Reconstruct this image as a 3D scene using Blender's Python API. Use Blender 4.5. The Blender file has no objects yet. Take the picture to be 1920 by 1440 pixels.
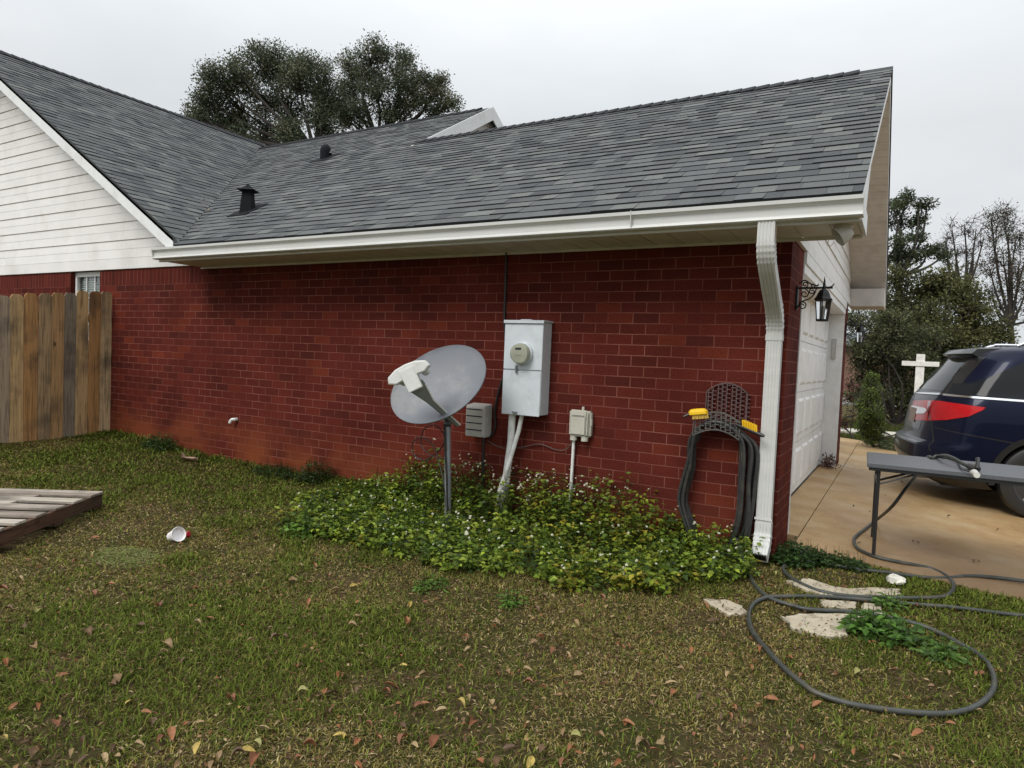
import bpy, bmesh, math, random
import numpy as np
from mathutils import Vector, Matrix, Euler
R = math.radians
rng = np.random.RandomState(11)
random.seed(5)
scene = bpy.context.scene
COL = scene.collection

# ------------------------------------------------------------------ camera
CAM = np.array([0.69386, -4.87498, 1.30684])
CA = np.array([0.86253473, 0.50423329, 0.04222107])
CB = np.array([-0.05701443, 0.01393926, 0.99827604])
CC = np.array([-0.50277548, 0.86345497, -0.04077167])
FPX = 1256.05
cd = bpy.data.cameras.new("camera")
cd.lens = FPX / 1920 * 36.0
cd.sensor_width = 36.0
cd.clip_start = 0.05
cd.clip_end = 1500
cam = bpy.data.objects.new("camera", cd)
COL.objects.link(cam)
cam.matrix_world = Matrix(((CA[0], CB[0], -CC[0], CAM[0]), (CA[1], CB[1], -CC[1], CAM[1]), (CA[2], CB[2], -CC[2], CAM[2]), (0, 0, 0, 1)))
scene.camera = cam
scene.render.resolution_x, scene.render.resolution_y = 1024, 768

def ray(px, py):
    return (px - 960) / FPX * CA + (720 - py) / FPX * CB + CC
def P(px, py, **k):
    """point of the place seen at a pixel of the survey photo, on the plane x=, y= or z="""
    (ax, val), = k.items(); i = 'xyz'.index(ax); d = ray(px, py)
    return CAM + (val - CAM[i]) / d[i] * d
def PD(px, py, depth):
    return CAM + ray(px, py) * depth

# ------------------------------------------------------------------ world: overcast sky
SUN_EL, SUN_ROT = R(44), R(190)
w = bpy.data.worlds.new("World"); scene.world = w; w.use_nodes = True
nt = w.node_tree; nt.nodes.clear()
def nn(t, typ, **kw):
    n = t.nodes.new(typ)
    for k, v in kw.items(): setattr(n, k, v)
    return n
sky = nn(nt, 'ShaderNodeTexSky', sky_type='NISHITA', sun_disc=False, sun_elevation=SUN_EL, sun_rotation=SUN_ROT, dust_density=3.0, air_density=1.0)
bg1 = nn(nt, 'ShaderNodeBackground'); bg1.inputs[1].default_value = 0.05
bg2 = nn(nt, 'ShaderNodeBackground'); bg2.inputs[1].default_value = 1.0
add = nn(nt, 'ShaderNodeMixShader'); out = nn(nt, 'ShaderNodeOutputWorld')
tc = nn(nt, 'ShaderNodeTexCoord'); mp = nn(nt, 'ShaderNodeMapping'); mp.inputs['Scale'].default_value = (1, 1, 2.6)
nz = nn(nt, 'ShaderNodeTexNoise'); nz.inputs['Scale'].default_value = 2.2; nz.inputs['Detail'].default_value = 5; nz.inputs['Roughness'].default_value = .5
cr = nn(nt, 'ShaderNodeValToRGB')
cr.color_ramp.elements[0].position = .3; cr.color_ramp.elements[0].color = (.54, .57, .595, 1)
cr.color_ramp.elements[1].position = .68; cr.color_ramp.elements[1].color = (.64, .66, .68, 1)
sx = nn(nt, 'ShaderNodeSeparateXYZ')
mr = nn(nt, 'ShaderNodeMapRange'); mr.inputs['From Min'].default_value = .30; mr.inputs['From Max'].default_value = 1.0
mr.inputs['To Min'].default_value = 1.0; mr.inputs['To Max'].default_value = 2.3
ml = nn(nt, 'ShaderNodeVectorMath', operation='SCALE')
L = nt.links.new
L(tc.outputs['Generated'], mp.inputs[0]); L(mp.outputs[0], nz.inputs[0]); L(nz.outputs[0], cr.inputs[0])
L(tc.outputs['Generated'], sx.inputs[0]); L(sx.outputs[2], mr.inputs[0])
L(cr.outputs[0], ml.inputs[0]); L(mr.outputs[0], ml.inputs['Scale'])
L(sky.outputs[0], bg1.inputs[0]); L(ml.outputs[0], bg2.inputs[0])
add.inputs[0].default_value = .97
L(bg1.outputs[0], add.inputs[1]); L(bg2.outputs[0], add.inputs[2]); L(add.outputs[0], out.inputs[0])
sl = bpy.data.lights.new("sun", 'SUN'); sl.energy = 1.5; sl.angle = R(24); sl.color = (1, .97, .92)
so = bpy.data.objects.new("sun", sl); COL.objects.link(so)
so.rotation_euler = (R(90) - SUN_EL, 0, R(-12)); so.location = (0, -10, 20)
vs = scene.view_settings
vs.view_transform = 'Standard'; vs.look = 'None'; vs.gamma = 1; vs.exposure = .36; vs.use_curve_mapping = False
scene.render.engine = 'CYCLES'

# ------------------------------------------------------------------ materials
def srgb(r, g, b):
    f = lambda c: (c / 255 / 12.92) if c <= 10 else ((c / 255 + .055) / 1.055) ** 2.4
    return (f(r), f(g), f(b), 1)
def newmat(name):
    m = bpy.data.materials.new(name); m.use_nodes = True
    t = m.node_tree
    return m, t, t.nodes['Principled BSDF']
def M(name, col, rough=.6, metal=0, var=.12, scale=8, bump=0.0, bscale=60, coat=0, spec=.5, stretch=None, dirt=None, dirtscale=3, trans=0, alpha=None):
    m, t, b = newmat(name); l = t.links.new
    tc = nn(t, 'ShaderNodeTexCoord'); src = tc.outputs['Object']
    if stretch:
        mp = nn(t, 'ShaderNodeMapping'); mp.inputs['Scale'].default_value = stretch; l(src, mp.inputs[0]); src = mp.outputs[0]
    nz = nn(t, 'ShaderNodeTexNoise'); nz.inputs['Scale'].default_value = scale; nz.inputs['Detail'].default_value = 6; l(src, nz.inputs[0])
    mr = nn(t, 'ShaderNodeMapRange'); mr.inputs['From Min'].default_value = .3; mr.inputs['From Max'].default_value = .7
    mr.inputs['To Min'].default_value = 1 - var; mr.inputs['To Max'].default_value = 1 + var; l(nz.outputs[0], mr.inputs[0])
    sc = nn(t, 'ShaderNodeVectorMath', operation='SCALE'); sc.inputs[0].default_value = col[:3]; l(mr.outputs[0], sc.inputs['Scale'])
    cur = sc.outputs[0]
    if dirt:
        n2 = nn(t, 'ShaderNodeTexNoise'); n2.inputs['Scale'].default_value = dirtscale; n2.inputs['Detail'].default_value = 8; n2.inputs['Roughness'].default_value = .7
        l(tc.outputs['Object'], n2.inputs[0])
        r2 = nn(t, 'ShaderNodeMapRange'); r2.inputs['From Min'].default_value = .5; r2.inputs['From Max'].default_value = .72
        r2.inputs['To Max'].default_value = dirt[3]; l(n2.outputs[0], r2.inputs[0])
        mx = nn(t, 'ShaderNodeMix', data_type='RGBA'); l(r2.outputs[0], mx.inputs[0]); l(cur, mx.inputs[6]); mx.inputs[7].default_value = (*dirt[:3], 1)
        cur = mx.outputs[2]
    l(cur, b.inputs['Base Color'])
    b.inputs['Roughness'].default_value = rough; b.inputs['Metallic'].default_value = metal
    b.inputs['Specular IOR Level'].default_value = spec
    b.inputs['Coat Weight'].default_value = coat
    if coat: b.inputs['Coat Roughness'].default_value = .05
    b.inputs['Transmission Weight'].default_value = trans
    if bump:
        n3 = nn(t, 'ShaderNodeTexNoise'); n3.inputs['Scale'].default_value = bscale; n3.inputs['Detail'].default_value = 4; l(src, n3.inputs[0])
        bp = nn(t, 'ShaderNodeBump'); bp.inputs['Strength'].default_value = bump; bp.inputs['Distance'].default_value = .01
        l(n3.outputs[0], bp.inputs['Height']); l(bp.outputs[0], b.inputs['Normal'])
    return m
def attrmat(name, rough=.7, spec=.25, var=.15, scale=30, transl=0.0, bump=0, bscale=300):
    """colour comes from a per-face colour attribute 'Col' (tabs, blades, leaves)"""
    m, t, b = newmat(name); l = t.links.new
    a = nn(t, 'ShaderNodeAttribute', attribute_name='Col')
    tc = nn(t, 'ShaderNodeTexCoord'); nz = nn(t, 'ShaderNodeTexNoise'); nz.inputs['Scale'].default_value = scale; nz.inputs['Detail'].default_value = 5
    l(tc.outputs['Object'], nz.inputs[0])
    mr = nn(t, 'ShaderNodeMapRange'); mr.inputs['From Min'].default_value = .3; mr.inputs['From Max'].default_value = .7
    mr.inputs['To Min'].default_value = 1 - var; mr.inputs['To Max'].default_value = 1 + var; l(nz.outputs[0], mr.inputs[0])
    sc = nn(t, 'ShaderNodeVectorMath', operation='SCALE'); l(a.outputs['Color'], sc.inputs[0]); l(mr.outputs[0], sc.inputs['Scale'])
    l(sc.outputs[0], b.inputs['Base Color']); b.inputs['Roughness'].default_value = rough; b.inputs['Specular IOR Level'].default_value = spec
    if bump:
        n3 = nn(t, 'ShaderNodeTexNoise'); n3.inputs['Scale'].default_value = bscale; l(tc.outputs['Object'], n3.inputs[0])
        bp = nn(t, 'ShaderNodeBump'); bp.inputs['Strength'].default_value = bump; bp.inputs['Distance'].default_value = .004
        l(n3.outputs[0], bp.inputs['Height']); l(bp.outputs[0], b.inputs['Normal'])
    if transl:
        tr = nn(t, 'ShaderNodeBsdfTranslucent'); l(sc.outputs[0], tr.inputs[0])
        mx = nn(t, 'ShaderNodeMixShader'); mx.inputs[0].default_value = transl
        o = [n for n in t.nodes if n.type == 'OUTPUT_MATERIAL'][0]
        l(b.outputs[0], mx.inputs[1]); l(tr.outputs[0], mx.inputs[2]); l(mx.outputs[0], o.inputs[0])
    return m

CH, BW = .08119, .205
def brick_material(name, rot=False):
    m, t, b = newmat(name); l = t.links.new
    uv = nn(t, 'ShaderNodeUVMap'); uv.uv_map = 'UVMap'
    # slight waviness of the courses
    wn = nn(t, 'ShaderNodeTexNoise'); wn.inputs['Scale'].default_value = 5; l(uv.outputs[0], wn.inputs[0])
    ws = nn(t, 'ShaderNodeVectorMath', operation='SCALE'); ws.inputs['Scale'].default_value = .006; l(wn.outputs['Color'], ws.inputs[0])
    wa = nn(t, 'ShaderNodeVectorMath', operation='ADD'); l(uv.outputs[0], wa.inputs[0]); l(ws.outputs[0], wa.inputs[1])
    br = nn(t, 'ShaderNodeTexBrick'); l(wa.outputs[0], br.inputs['Vector'])
    br.inputs['Scale'].default_value = 1; br.inputs['Brick Width'].default_value = BW; br.inputs['Row Height'].default_value = CH
    br.inputs['Mortar Size'].default_value = .0042; br.inputs['Mortar Smooth'].default_value = .25; br.inputs['Bias'].default_value = 0
    br.inputs['Color1'].default_value = (0, 0, 0, 1); br.inputs['Color2'].default_value = (1, 1, 1, 1); br.inputs['Mortar'].default_value = (.5, .5, .5, 1)
    if rot:
        br.inputs['Brick Width'].default_value = .081; br.inputs['Row Height'].default_value = .21; br.offset = 0
    cr = nn(t, 'ShaderNodeValToRGB'); e = cr.color_ramp.elements
    e[0].position = 0; e[0].color = (.066, .0145, .0110, 1); e[1].position = 1; e[1].color = (.128, .0245, .0130, 1)
    for p, c in ((.12, (.080, .0155, .0115, 1)), (.6, (.094, .0175, .0122, 1)), (.9, (.105, .0195, .0125, 1))):
        q = e.new(p); q.color = c
    l(br.outputs['Color'], cr.inputs[0])
    # broad tonal drift and stains
    n1 = nn(t, 'ShaderNodeTexNoise'); n1.inputs['Scale'].default_value = 1.3; n1.inputs['Detail'].default_value = 6; l(uv.outputs[0], n1.inputs[0])
    r1 = nn(t, 'ShaderNodeMapRange'); r1.inputs['From Min'].default_value = .3; r1.inputs['From Max'].default_value = .7; r1.inputs['To Min'].default_value = .75; r1.inputs['To Max'].default_value = 1.25
    l(n1.outputs[0], r1.inputs[0])
    s1 = nn(t, 'ShaderNodeVectorMath', operation='SCALE'); l(cr.outputs[0], s1.inputs[0]); l(r1.outputs[0], s1.inputs['Scale'])
    nf = nn(t, 'ShaderNodeTexNoise'); nf.inputs['Scale'].default_value = 70; nf.inputs['Detail'].default_value = 5; l(uv.outputs[0], nf.inputs[0])
    rf = nn(t, 'ShaderNodeMapRange'); rf.inputs['From Min'].default_value = .3; rf.inputs['From Max'].default_value = .7; rf.inputs['To Min'].default_value = .8; rf.inputs['To Max'].default_value = 1.2
    l(nf.outputs[0], rf.inputs[0])
    s2 = nn(t, 'ShaderNodeVectorMath', operation='SCALE'); l(s1.outputs[0], s2.inputs[0]); l(rf.outputs[0], s2.inputs['Scale'])
    # mortar, worn away in places
    mw = nn(t, 'ShaderNodeTexNoise'); mw.inputs['Scale'].default_value = 2.3; mw.inputs['Detail'].default_value = 3; l(uv.outputs[0], mw.inputs[0])
    mwr = nn(t, 'ShaderNodeMapRange'); mwr.inputs['From Min'].default_value = .35; mwr.inputs['From Max'].default_value = .62; mwr.inputs['To Min'].default_value = .3; mwr.inputs['To Max'].default_value = 1
    l(mw.outputs[0], mwr.inputs[0])
    mf = nn(t, 'ShaderNodeMath', operation='MULTIPLY'); l(br.outputs['Fac'], mf.inputs[0]); l(mwr.outputs[0], mf.inputs[1])
    mx = nn(t, 'ShaderNodeMix', data_type='RGBA'); l(mf.outputs[0], mx.inputs[0]); l(s2.outputs[0], mx.inputs[6]); mx.inputs[7].default_value = (.215, .080, .058, 1)
    # clay splash near the soil
    g = nn(t, 'ShaderNodeNewGeometry'); sp = nn(t, 'ShaderNodeSeparateXYZ'); l(g.outputs['Position'], sp.inputs[0])
    zr = nn(t, 'ShaderNodeMapRange'); zr.inputs['From Min'].default_value = .62; zr.inputs['From Max'].default_value = .02; zr.interpolation_type = 'SMOOTHSTEP'; l(sp.outputs[2], zr.inputs[0])
    xr = nn(t, 'ShaderNodeMapRange'); xr.inputs['From Min'].default_value = -2.6; xr.inputs['From Max'].default_value = -4.6; xr.inputs['To Min'].default_value = .28; xr.interpolation_type = 'SMOOTHSTEP'; l(sp.outputs[0], xr.inputs[0])
    m1 = nn(t, 'ShaderNodeMath', operation='MULTIPLY'); l(zr.outputs[0], m1.inputs[0]); l(xr.outputs[0], m1.inputs[1])
    nr = nn(t, 'ShaderNodeMapRange'); nr.inputs['From Min'].default_value = .42; nr.inputs['From Max'].default_value = .58; nr.inputs['To Min'].default_value = .12; l(n1.outputs[0], nr.inputs[0])
    m2 = nn(t, 'ShaderNodeMath', operation='MULTIPLY'); l(m1.outputs[0], m2.inputs[0]); l(nr.outputs[0], m2.inputs[1])
    m2.use_clamp = True
    mk = nn(t, 'ShaderNodeMath', operation='MULTIPLY'); mk.inputs[1].default_value = .8; l(m2.outputs[0], mk.inputs[0])
    my = nn(t, 'ShaderNodeMix', data_type='RGBA'); l(mk.outputs[0], my.inputs[0]); l(mx.outputs[2], my.inputs[6]); my.inputs[7].default_value = (.20, .055, .020, 1)
    l(my.outputs[2], b.inputs['Base Color'])
    b.inputs['Roughness'].default_value = .85; b.inputs['Specular IOR Level'].default_value = .07
    # relief
    inv = nn(t, 'ShaderNodeMath', operation='SUBTRACT'); inv.inputs[0].default_value = 1; l(br.outputs['Fac'], inv.inputs[1])
    ha = nn(t, 'ShaderNodeMath', operation='MULTIPLY_ADD'); ha.inputs[1].default_value = .25; l(nf.outputs[0], ha.inputs[0]); l(inv.outputs[0], ha.inputs[2])
    bp = nn(t, 'ShaderNodeBump'); bp.inputs['Strength'].default_value = .6; bp.inputs['Distance'].default_value = .006
    l(ha.outputs[0], bp.inputs['Height']); l(bp.outputs[0], b.inputs['Normal'])
    return m

MAT = {}
MAT['brick'] = brick_material('red_brick'); MAT['soldier'] = brick_material('red_brick_upright', True)
MAT['white'] = M('white_paint_metal', (.74, .75, .74), .38, var=.04, dirt=(.42, .38, .3, .35), dirtscale=5)
MAT['gutter'] = M('white_gutter_enamel', (.62, .62, .60), .35, var=.05, dirt=(.5, .47, .4, .3), dirtscale=2, stretch=(.3, 3, 3))
MAT['siding'] = M('white_vinyl_siding', (.80, .785, .76), .5, var=.05, scale=3, dirt=(.42, .38, .33, .3), dirtscale=1.6, bump=.05, bscale=150, stretch=(1, 1, 1))
MAT['soffit'] = M('tan_vinyl_soffit', (.66, .62, .57), .5, var=.08, dirt=(.28, .24, .18, .3), dirtscale=3)
MAT['door'] = M('white_door_steel', (.80, .80, .78), .45, var=.05, dirt=(.45, .42, .36, .4), dirtscale=3)
MAT['shingle'] = attrmat('asphalt_shingle', .92, .2, var=.28, scale=160, bump=.5, bscale=500)
MAT['shingle_flat'] = M('dark_asphalt_ridge', (.035, .038, .042), .9, var=.25, scale=40, bump=.3, bscale=300)
MAT['black'] = M('black_iron', (.010, .011, .011), .5, var=.2)
MAT['vent'] = M('matt_black_flashing', (.008, .009, .011), .8, spec=.15, var=.2)
MAT['rubber'] = M('black_rubber_hose', (.028, .029, .028), .45, var=.25, scale=20, dirt=(.12, .10, .07, .35), dirtscale=8)
MAT['hosegreen'] = M('dark_green_grey_hose', (.040, .044, .038), .45, var=.25, scale=15, dirt=(.14, .11, .07, .5), dirtscale=6)
MAT['cable'] = M('black_cable', (.012, .011, .010), .5)
MAT['yellow'] = M('yellow_plastic', (.85, .52, .01), .45, var=.08)
MAT['brown_iron'] = M('brown_cast_resin', (.095, .058, .056), .5, var=.2)
MAT['grey_resin'] = M('dark_grey_resin', (.095, .090, .082), .5, var=.2)
MAT['meter_grey'] = M('grey_painted_steel', (.60, .64, .67), .45, var=.05, dirt=(.36, .38, .38, .5), dirtscale=7)
MAT['dish'] = M('grey_dish_paint', (.15, .16, .18), .5, var=.06, dirt=(.30, .30, .27, .55), dirtscale=3.2)
MAT['galv'] = M('galvanised_steel', (.24, .25, .26), .45, metal=.4, var=.15, scale=20)
MAT['lnb'] = M('pale_plastic', (.68, .68, .65), .5, var=.05, dirt=(.4, .37, .3, .3), dirtscale=20)
MAT['lnb_dark'] = M('grey_arm_steel', (.16, .165, .15), .5, var=.1)
MAT['beige'] = M('beige_plastic', (.50, .48, .41), .5, var=.06, dirt=(.33, .3, .22, .5), dirtscale=15)
MAT['greybox'] = M('warm_grey_plastic', (.44, .42, .39), .55, var=.06)
MAT['slot'] = M('dark_slot', (.01, .01, .01), .8)
MAT['pvc'] = M('white_pvc', (.74, .74, .71), .4, var=.05, dirt=(.20, .14, .09, .45), dirtscale=14)
MAT['blackplastic'] = M('black_plastic', (.02, .02, .02), .35)
MAT['cream'] = M('cream_plastic', (.62, .61, .56), .4)
def glassmat(name, col=(.9, .95, .95), rough=.02):
    m, t, b = newmat(name); b.inputs['Base Color'].default_value = (*col, 1); b.inputs['Transmission Weight'].default_value = 1
    b.inputs['Roughness'].default_value = rough; b.inputs['IOR'].default_value = 1.45
    return m
MAT['glass'] = glassmat('clear_glass'); MAT['glass_seed'] = glassmat('lantern_glass', (.85, .87, .86), .12)

# ------------------------------------------------------------------ mesh helpers
def tag(o, label=None, cat=None, group=None, kind=None):
    if label: o['label'] = label
    if cat: o['category'] = cat
    if group: o['group'] = group
    if kind: o['kind'] = kind
    return o
def thing(name, label, cat, loc=(0, 0, 0), rotz=0, group=None):
    o = bpy.data.objects.new(name, None); COL.objects.link(o); o.empty_display_size = .1
    o.location = loc; o.rotation_euler = (0, 0, rotz)
    return tag(o, label, cat, group)
class MB:
    def __init__(s): s.v = []; s.f = []; s.uv = []; s.c = []; s.hasuv = False; s.hasc = False
    def face(s, pts, uv=None, c=None):
        i = len(s.v); s.v += [tuple(map(float, p)) for p in pts]; s.f.append(tuple(range(i, i + len(pts))))
        s.uv += (uv if uv else [(0, 0)] * len(pts)); s.hasuv |= bool(uv)
        s.c.append(c if c else (1, 1, 1)); s.hasc |= bool(c)
    def box(s, x0, x1, y0, y1, z0, z1, c=None, T=None):
        p = [Vector((x, y, z)) for x in (x0, x1) for y in (y0, y1) for z in (z0, z1)]
        if T is not None: p = [T @ q for q in p]
        for a in ((0, 1, 3, 2), (4, 6, 7, 5), (0, 4, 5, 1), (2, 3, 7, 6), (0, 2, 6, 4), (1, 5, 7, 3)): s.face([p[k] for k in a], c=c)
    def loft(s, rings, closed=True, cap=True, c=None, flip=False):
        base = len(s.v); n = len(rings[0])
        for r_ in rings: s.v += [tuple(map(float, p)) for p in r_]
        def add(ids):
            if flip: ids = ids[::-1]
            s.f.append(tuple(ids)); s.uv += [(0, 0)] * len(ids); s.c.append(c if c else (1, 1, 1)); s.hasc |= bool(c)
        for i in range(len(rings) - 1):
            for j in range(n if closed else n - 1):
                k = (j + 1) % n
                add([base + i * n + j, base + i * n + k, base + (i + 1) * n + k, base + (i + 1) * n + j])
        if cap and closed:
            add([base + j for j in range(n)][::-1]); e = base + (len(rings) - 1) * n; add([e + j for j in range(n)])
    def tube(s, pts, r, n=8, c=None, cap=True):
        pts = [Vector(p) for p in pts]; m = len(pts)
        rr = r if hasattr(r, '__len__') else [r] * m
        tan = [(pts[min(i + 1, m - 1)] - pts[max(i - 1, 0)]).normalized() for i in range(m)]
        u = tan[0].orthogonal().normalized(); rings = []
        for i in range(m):
            u = (u - tan[i] * u.dot(tan[i]))
            u = u.normalized() if u.length > 1e-6 else tan[i].orthogonal().normalized()
            v = tan[i].cross(u)
            rings.append([pts[i] + (u * math.cos(a) + v * math.sin(a)) * rr[i] for a in [2 * math.pi * k / n for k in range(n)]])
        s.loft(rings, True, cap, c)
    def lathe(s, prof, n=24, T=None, c=None, cap=True):
        rings = [[(T @ Vector((r * math.cos(a), r * math.sin(a), z))) if T is not None else Vector((r * math.cos(a), r * math.sin(a), z)) for a in [2 * math.pi * k / n for k in range(n)]] for r, z in prof]
        s.loft(rings, True, cap, c)
    def prism(s, poly, axis, a0, a1, c=None):
        """poly in the two other axes (order xyz without axis), extruded along axis"""
        def pt(p, a):
            q = list(p); q.insert('xyz'.index(axis), a); return q
        s.loft([[pt(p, a0) for p in poly], [pt(p, a1) for p in poly]], c=c)
    def build(s, name, mat, parent=None, smooth=False, bevel=0, local=False, loc=None):
        me = bpy.data.meshes.new(name); me.from_pydata(s.v, [], s.f)
        if s.hasuv:
            ul = me.uv_layers.new(name='UVMap'); ul.data.foreach_set('uv', np.array(s.uv, dtype=np.float32).ravel())
        if s.hasc:
            ca = me.color_attributes.new('Col', 'FLOAT_COLOR', 'CORNER')
            arr = []
            for f_, c in zip(s.f, s.c): arr += [(*c[:3], 1)] * len(f_)
            ca.data.foreach_set('color', np.array(arr, dtype=np.float32).ravel())
        if not s.hasuv:
            bm = bmesh.new(); bm.from_mesh(me); bmesh.ops.remove_doubles(bm, verts=bm.verts, dist=1e-5)
            bmesh.ops.recalc_face_normals(bm, faces=bm.faces)
            if bevel:
                ed = [e for e in bm.edges if len(e.link_faces) == 2 and e.calc_face_angle(0) > .6]
                bmesh.ops.bevel(bm, geom=ed, offset=bevel, segments=2, affect='EDGES', clamp_overlap=True)
            bm.to_mesh(me); bm.free()
        me.materials.append(mat)
        if smooth:
            me.shade_smooth() if hasattr(me, 'shade_smooth') else None
            try: me.set_sharp_from_angle(angle=R(38))
            except Exception: pass
        o = bpy.data.objects.new(name, me); COL.objects.link(o)
        if loc is not None:   # vertices given around loc
            o.location = loc
            if not local: me.transform(Matrix.Translation(-Vector(loc)))
        if parent is not None:
            o.parent = parent
            if not local and loc is None: me.transform(parent_world(parent).inverted())
        me.update()
        return o
def parent_world(o):
    m = Matrix.LocRotScale(o.location, o.rotation_euler, o.scale)
    while o.parent: o = o.parent; m = Matrix.LocRotScale(o.location, o.rotation_euler, o.scale) @ m
    return m
def fast_mesh(name, V, F, C, mat, parent=None, N=3):
    """V (n,3), F (m,N) faces, C (m,3) colour per face"""
    me = bpy.data.meshes.new(name); V = np.asarray(V, np.float32); F = np.asarray(F, np.int32); m = len(F)
    me.vertices.add(len(V)); me.vertices.foreach_set('co', V.ravel())
    me.loops.add(m * N); me.loops.foreach_set('vertex_index', F.ravel())
    me.polygons.add(m); me.polygons.foreach_set('loop_start', np.arange(0, m * N, N, dtype=np.int32))
    me.polygons.foreach_set('loop_total', np.full(m, N, np.int32))
    me.update(calc_edges=True)
    if C is not None:
        ca = me.color_attributes.new('Col', 'FLOAT_COLOR', 'CORNER')
        c4 = np.ones((m, N, 4), np.float32); c4[:, :, :3] = np.asarray(C, np.float32)[:, None, :]
        ca.data.foreach_set('color', c4.ravel())
    me.materials.append(mat); me.validate()
    o = bpy.data.objects.new(name, me); COL.objects.link(o)
    if parent is not None:
        o.parent = parent; me.transform(parent_world(parent).inverted())
    return o
def nrm(a): return a / np.maximum(np.linalg.norm(a, axis=-1, keepdims=True), 1e-9)
def leaves(name, pos, d, nor, L_, W_, col, mat, parent=None):
    """leaf = folded diamond: base, left, tip, right; d = pointing direction, nor = rough normal"""
    d = nrm(d); side = nrm(np.cross(d, nor)); up = np.cross(side, d); n = len(pos)
    L_ = np.broadcast_to(L_, n)[:, None]; W_ = np.broadcast_to(W_, n)[:, None]
    b = pos; t = pos + d * L_ - up * L_ * .12; m = pos + d * L_ * .45
    l = m + side * W_ * .5 + up * W_ * .16; r = m - side * W_ * .5 + up * W_ * .16
    V = np.stack([b, l, t, r], 1).reshape(-1, 3); i = np.arange(n)[:, None] * 4
    F = np.concatenate([i + np.array([0, 1, 2]), i + np.array([0, 2, 3])], 0)
    return fast_mesh(name, V, F, np.concatenate([col, col * .93], 0), mat, parent)
def smooth01(x): x = np.clip(x, 0, 1); return x * x * (3 - 2 * x)
# cheap smooth value noise
_G = rng.rand(64, 64)
def vnoise(x, y):
    x = np.asarray(x, float); y = np.asarray(y, float); xi = np.floor(x).astype(int); yi = np.floor(y).astype(int); fx = x - xi; fy = y - yi
    fx = fx * fx * (3 - 2 * fx); fy = fy * fy * (3 - 2 * fy); g = lambda a, b: _G[a % 64, b % 64]
    return (g(xi, yi) * (1 - fx) + g(xi + 1, yi) * fx) * (1 - fy) + (g(xi, yi + 1) * (1 - fx) + g(xi + 1, yi + 1) * fx) * fy
def fbm(x, y): return vnoise(x, y) * .55 + vnoise(x * 2.1 + 7, y * 2.1 + 3) * .3 + vnoise(x * 4.3 + 1, y * 4.3 + 9) * .15
def gz(x, y):
    x = np.asarray(x, float); y = np.asarray(y, float)
    z = -.02 + .03 * np.clip(y, -12, 0) + .115 * smooth01((-5.2 - x) / 3) - .07 * smooth01(x / 2.0) * smooth01((1.5 - y) / 1)
    return z + (fbm(x * 1.3, y * 1.3) - .5) * .05
def dz(x): return .06 - .075 * np.clip(np.asarray(x, float) + .2, 0, 3.2)      # driveway surface
def gp(px, py, dy=0.0):
    """point on the lawn seen at a pixel"""
    z = -.05
    for _ in range(8):
        p = P(px, py, z=z); z = float(gz(p[0], p[1])) + dy
    return P(px, py, z=z)
# ------------------------------------------------------------------ ground, driveway
def grid_sheet(name, xs, ys, zf, mat, kind='structure'):
    X, Y = np.meshgrid(xs, ys, indexing='ij'); Z = zf(X, Y)
    V = np.stack([X, Y, Z], -1).reshape(-1, 3); nx, ny = len(xs), len(ys)
    i = (np.arange(nx - 1)[:, None] * ny + np.arange(ny - 1)[None]).ravel()
    F = np.stack([i, i + ny, i + ny + 1, i + 1], 1)
    o = fast_mesh(name, V, F, None, mat, N=4); o.data.shade_smooth(); o['kind'] = kind
    return o
def ground_mat():
    m, t, b = newmat('lawn_soil'); l = t.links.new
    tc = nn(t, 'ShaderNodeTexCoord')
    def noise(s, d=6, r=.6):
        q = nn(t, 'ShaderNodeTexNoise'); q.inputs['Scale'].default_value = s; q.inputs['Detail'].default_value = d; q.inputs['Roughness'].default_value = r; l(tc.outputs['Object'], q.inputs[0]); return q.outputs[0]
    r1 = nn(t, 'ShaderNodeValToRGB'); e = r1.color_ramp.elements
    e[0].position = .3; e[0].color = (.030, .020, .010, 1); e[1].position = .72; e[1].color = (.19, .145, .070, 1)
    q = e.new(.5); q.color = (.085, .062, .028, 1)
    l(noise(28, 8, .75), r1.inputs[0])
    r2 = nn(t, 'ShaderNodeValToRGB'); r2.color_ramp.elements[0].position = .42; r2.color_ramp.elements[1].position = .6; l(noise(2.2), r2.inputs[0])
    mx = nn(t, 'ShaderNodeMix', data_type='RGBA'); l(r2.outputs[0], mx.inputs[0]); l(r1.outputs[0], mx.inputs[6]); mx.inputs[7].default_value = (.060, .062, .018, 1)
    l(mx.outputs[2], b.inputs['Base Color']); b.inputs['Roughness'].default_value = .95; b.inputs['Specular IOR Level'].default_value = .1
    bp = nn(t, 'ShaderNodeBump'); bp.inputs['Strength'].default_value = 1; bp.inputs['Distance'].default_value = .02; l(noise(50, 8, .8), bp.inputs['Height']); l(bp.outputs[0], b.inputs['Normal'])
    return m
xs = np.concatenate([np.linspace(-500, -20, 14), np.arange(-18, -9.9, 1.0), np.arange(-9.5, 2.6, .1), np.arange(3, 16, 1.0), np.linspace(18, 500, 14)])
ys = np.concatenate([np.linspace(-300, -12, 10), np.arange(-10, -5.2, .8), np.arange(-5, .6, .1), np.arange(1, 30, 1.0), np.linspace(32, 700, 16)])
def zground(X, Y):
    z = gz(X, Y); under = (X > -17) & (Y > .35) & (Y < 8.9) & (X < 13)
    z = np.where(under, np.minimum(z, -.33), z)
    return z
MAT['soil'] = ground_mat()
grid_sheet('ground', xs, ys, zground, MAT['soil'])

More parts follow.
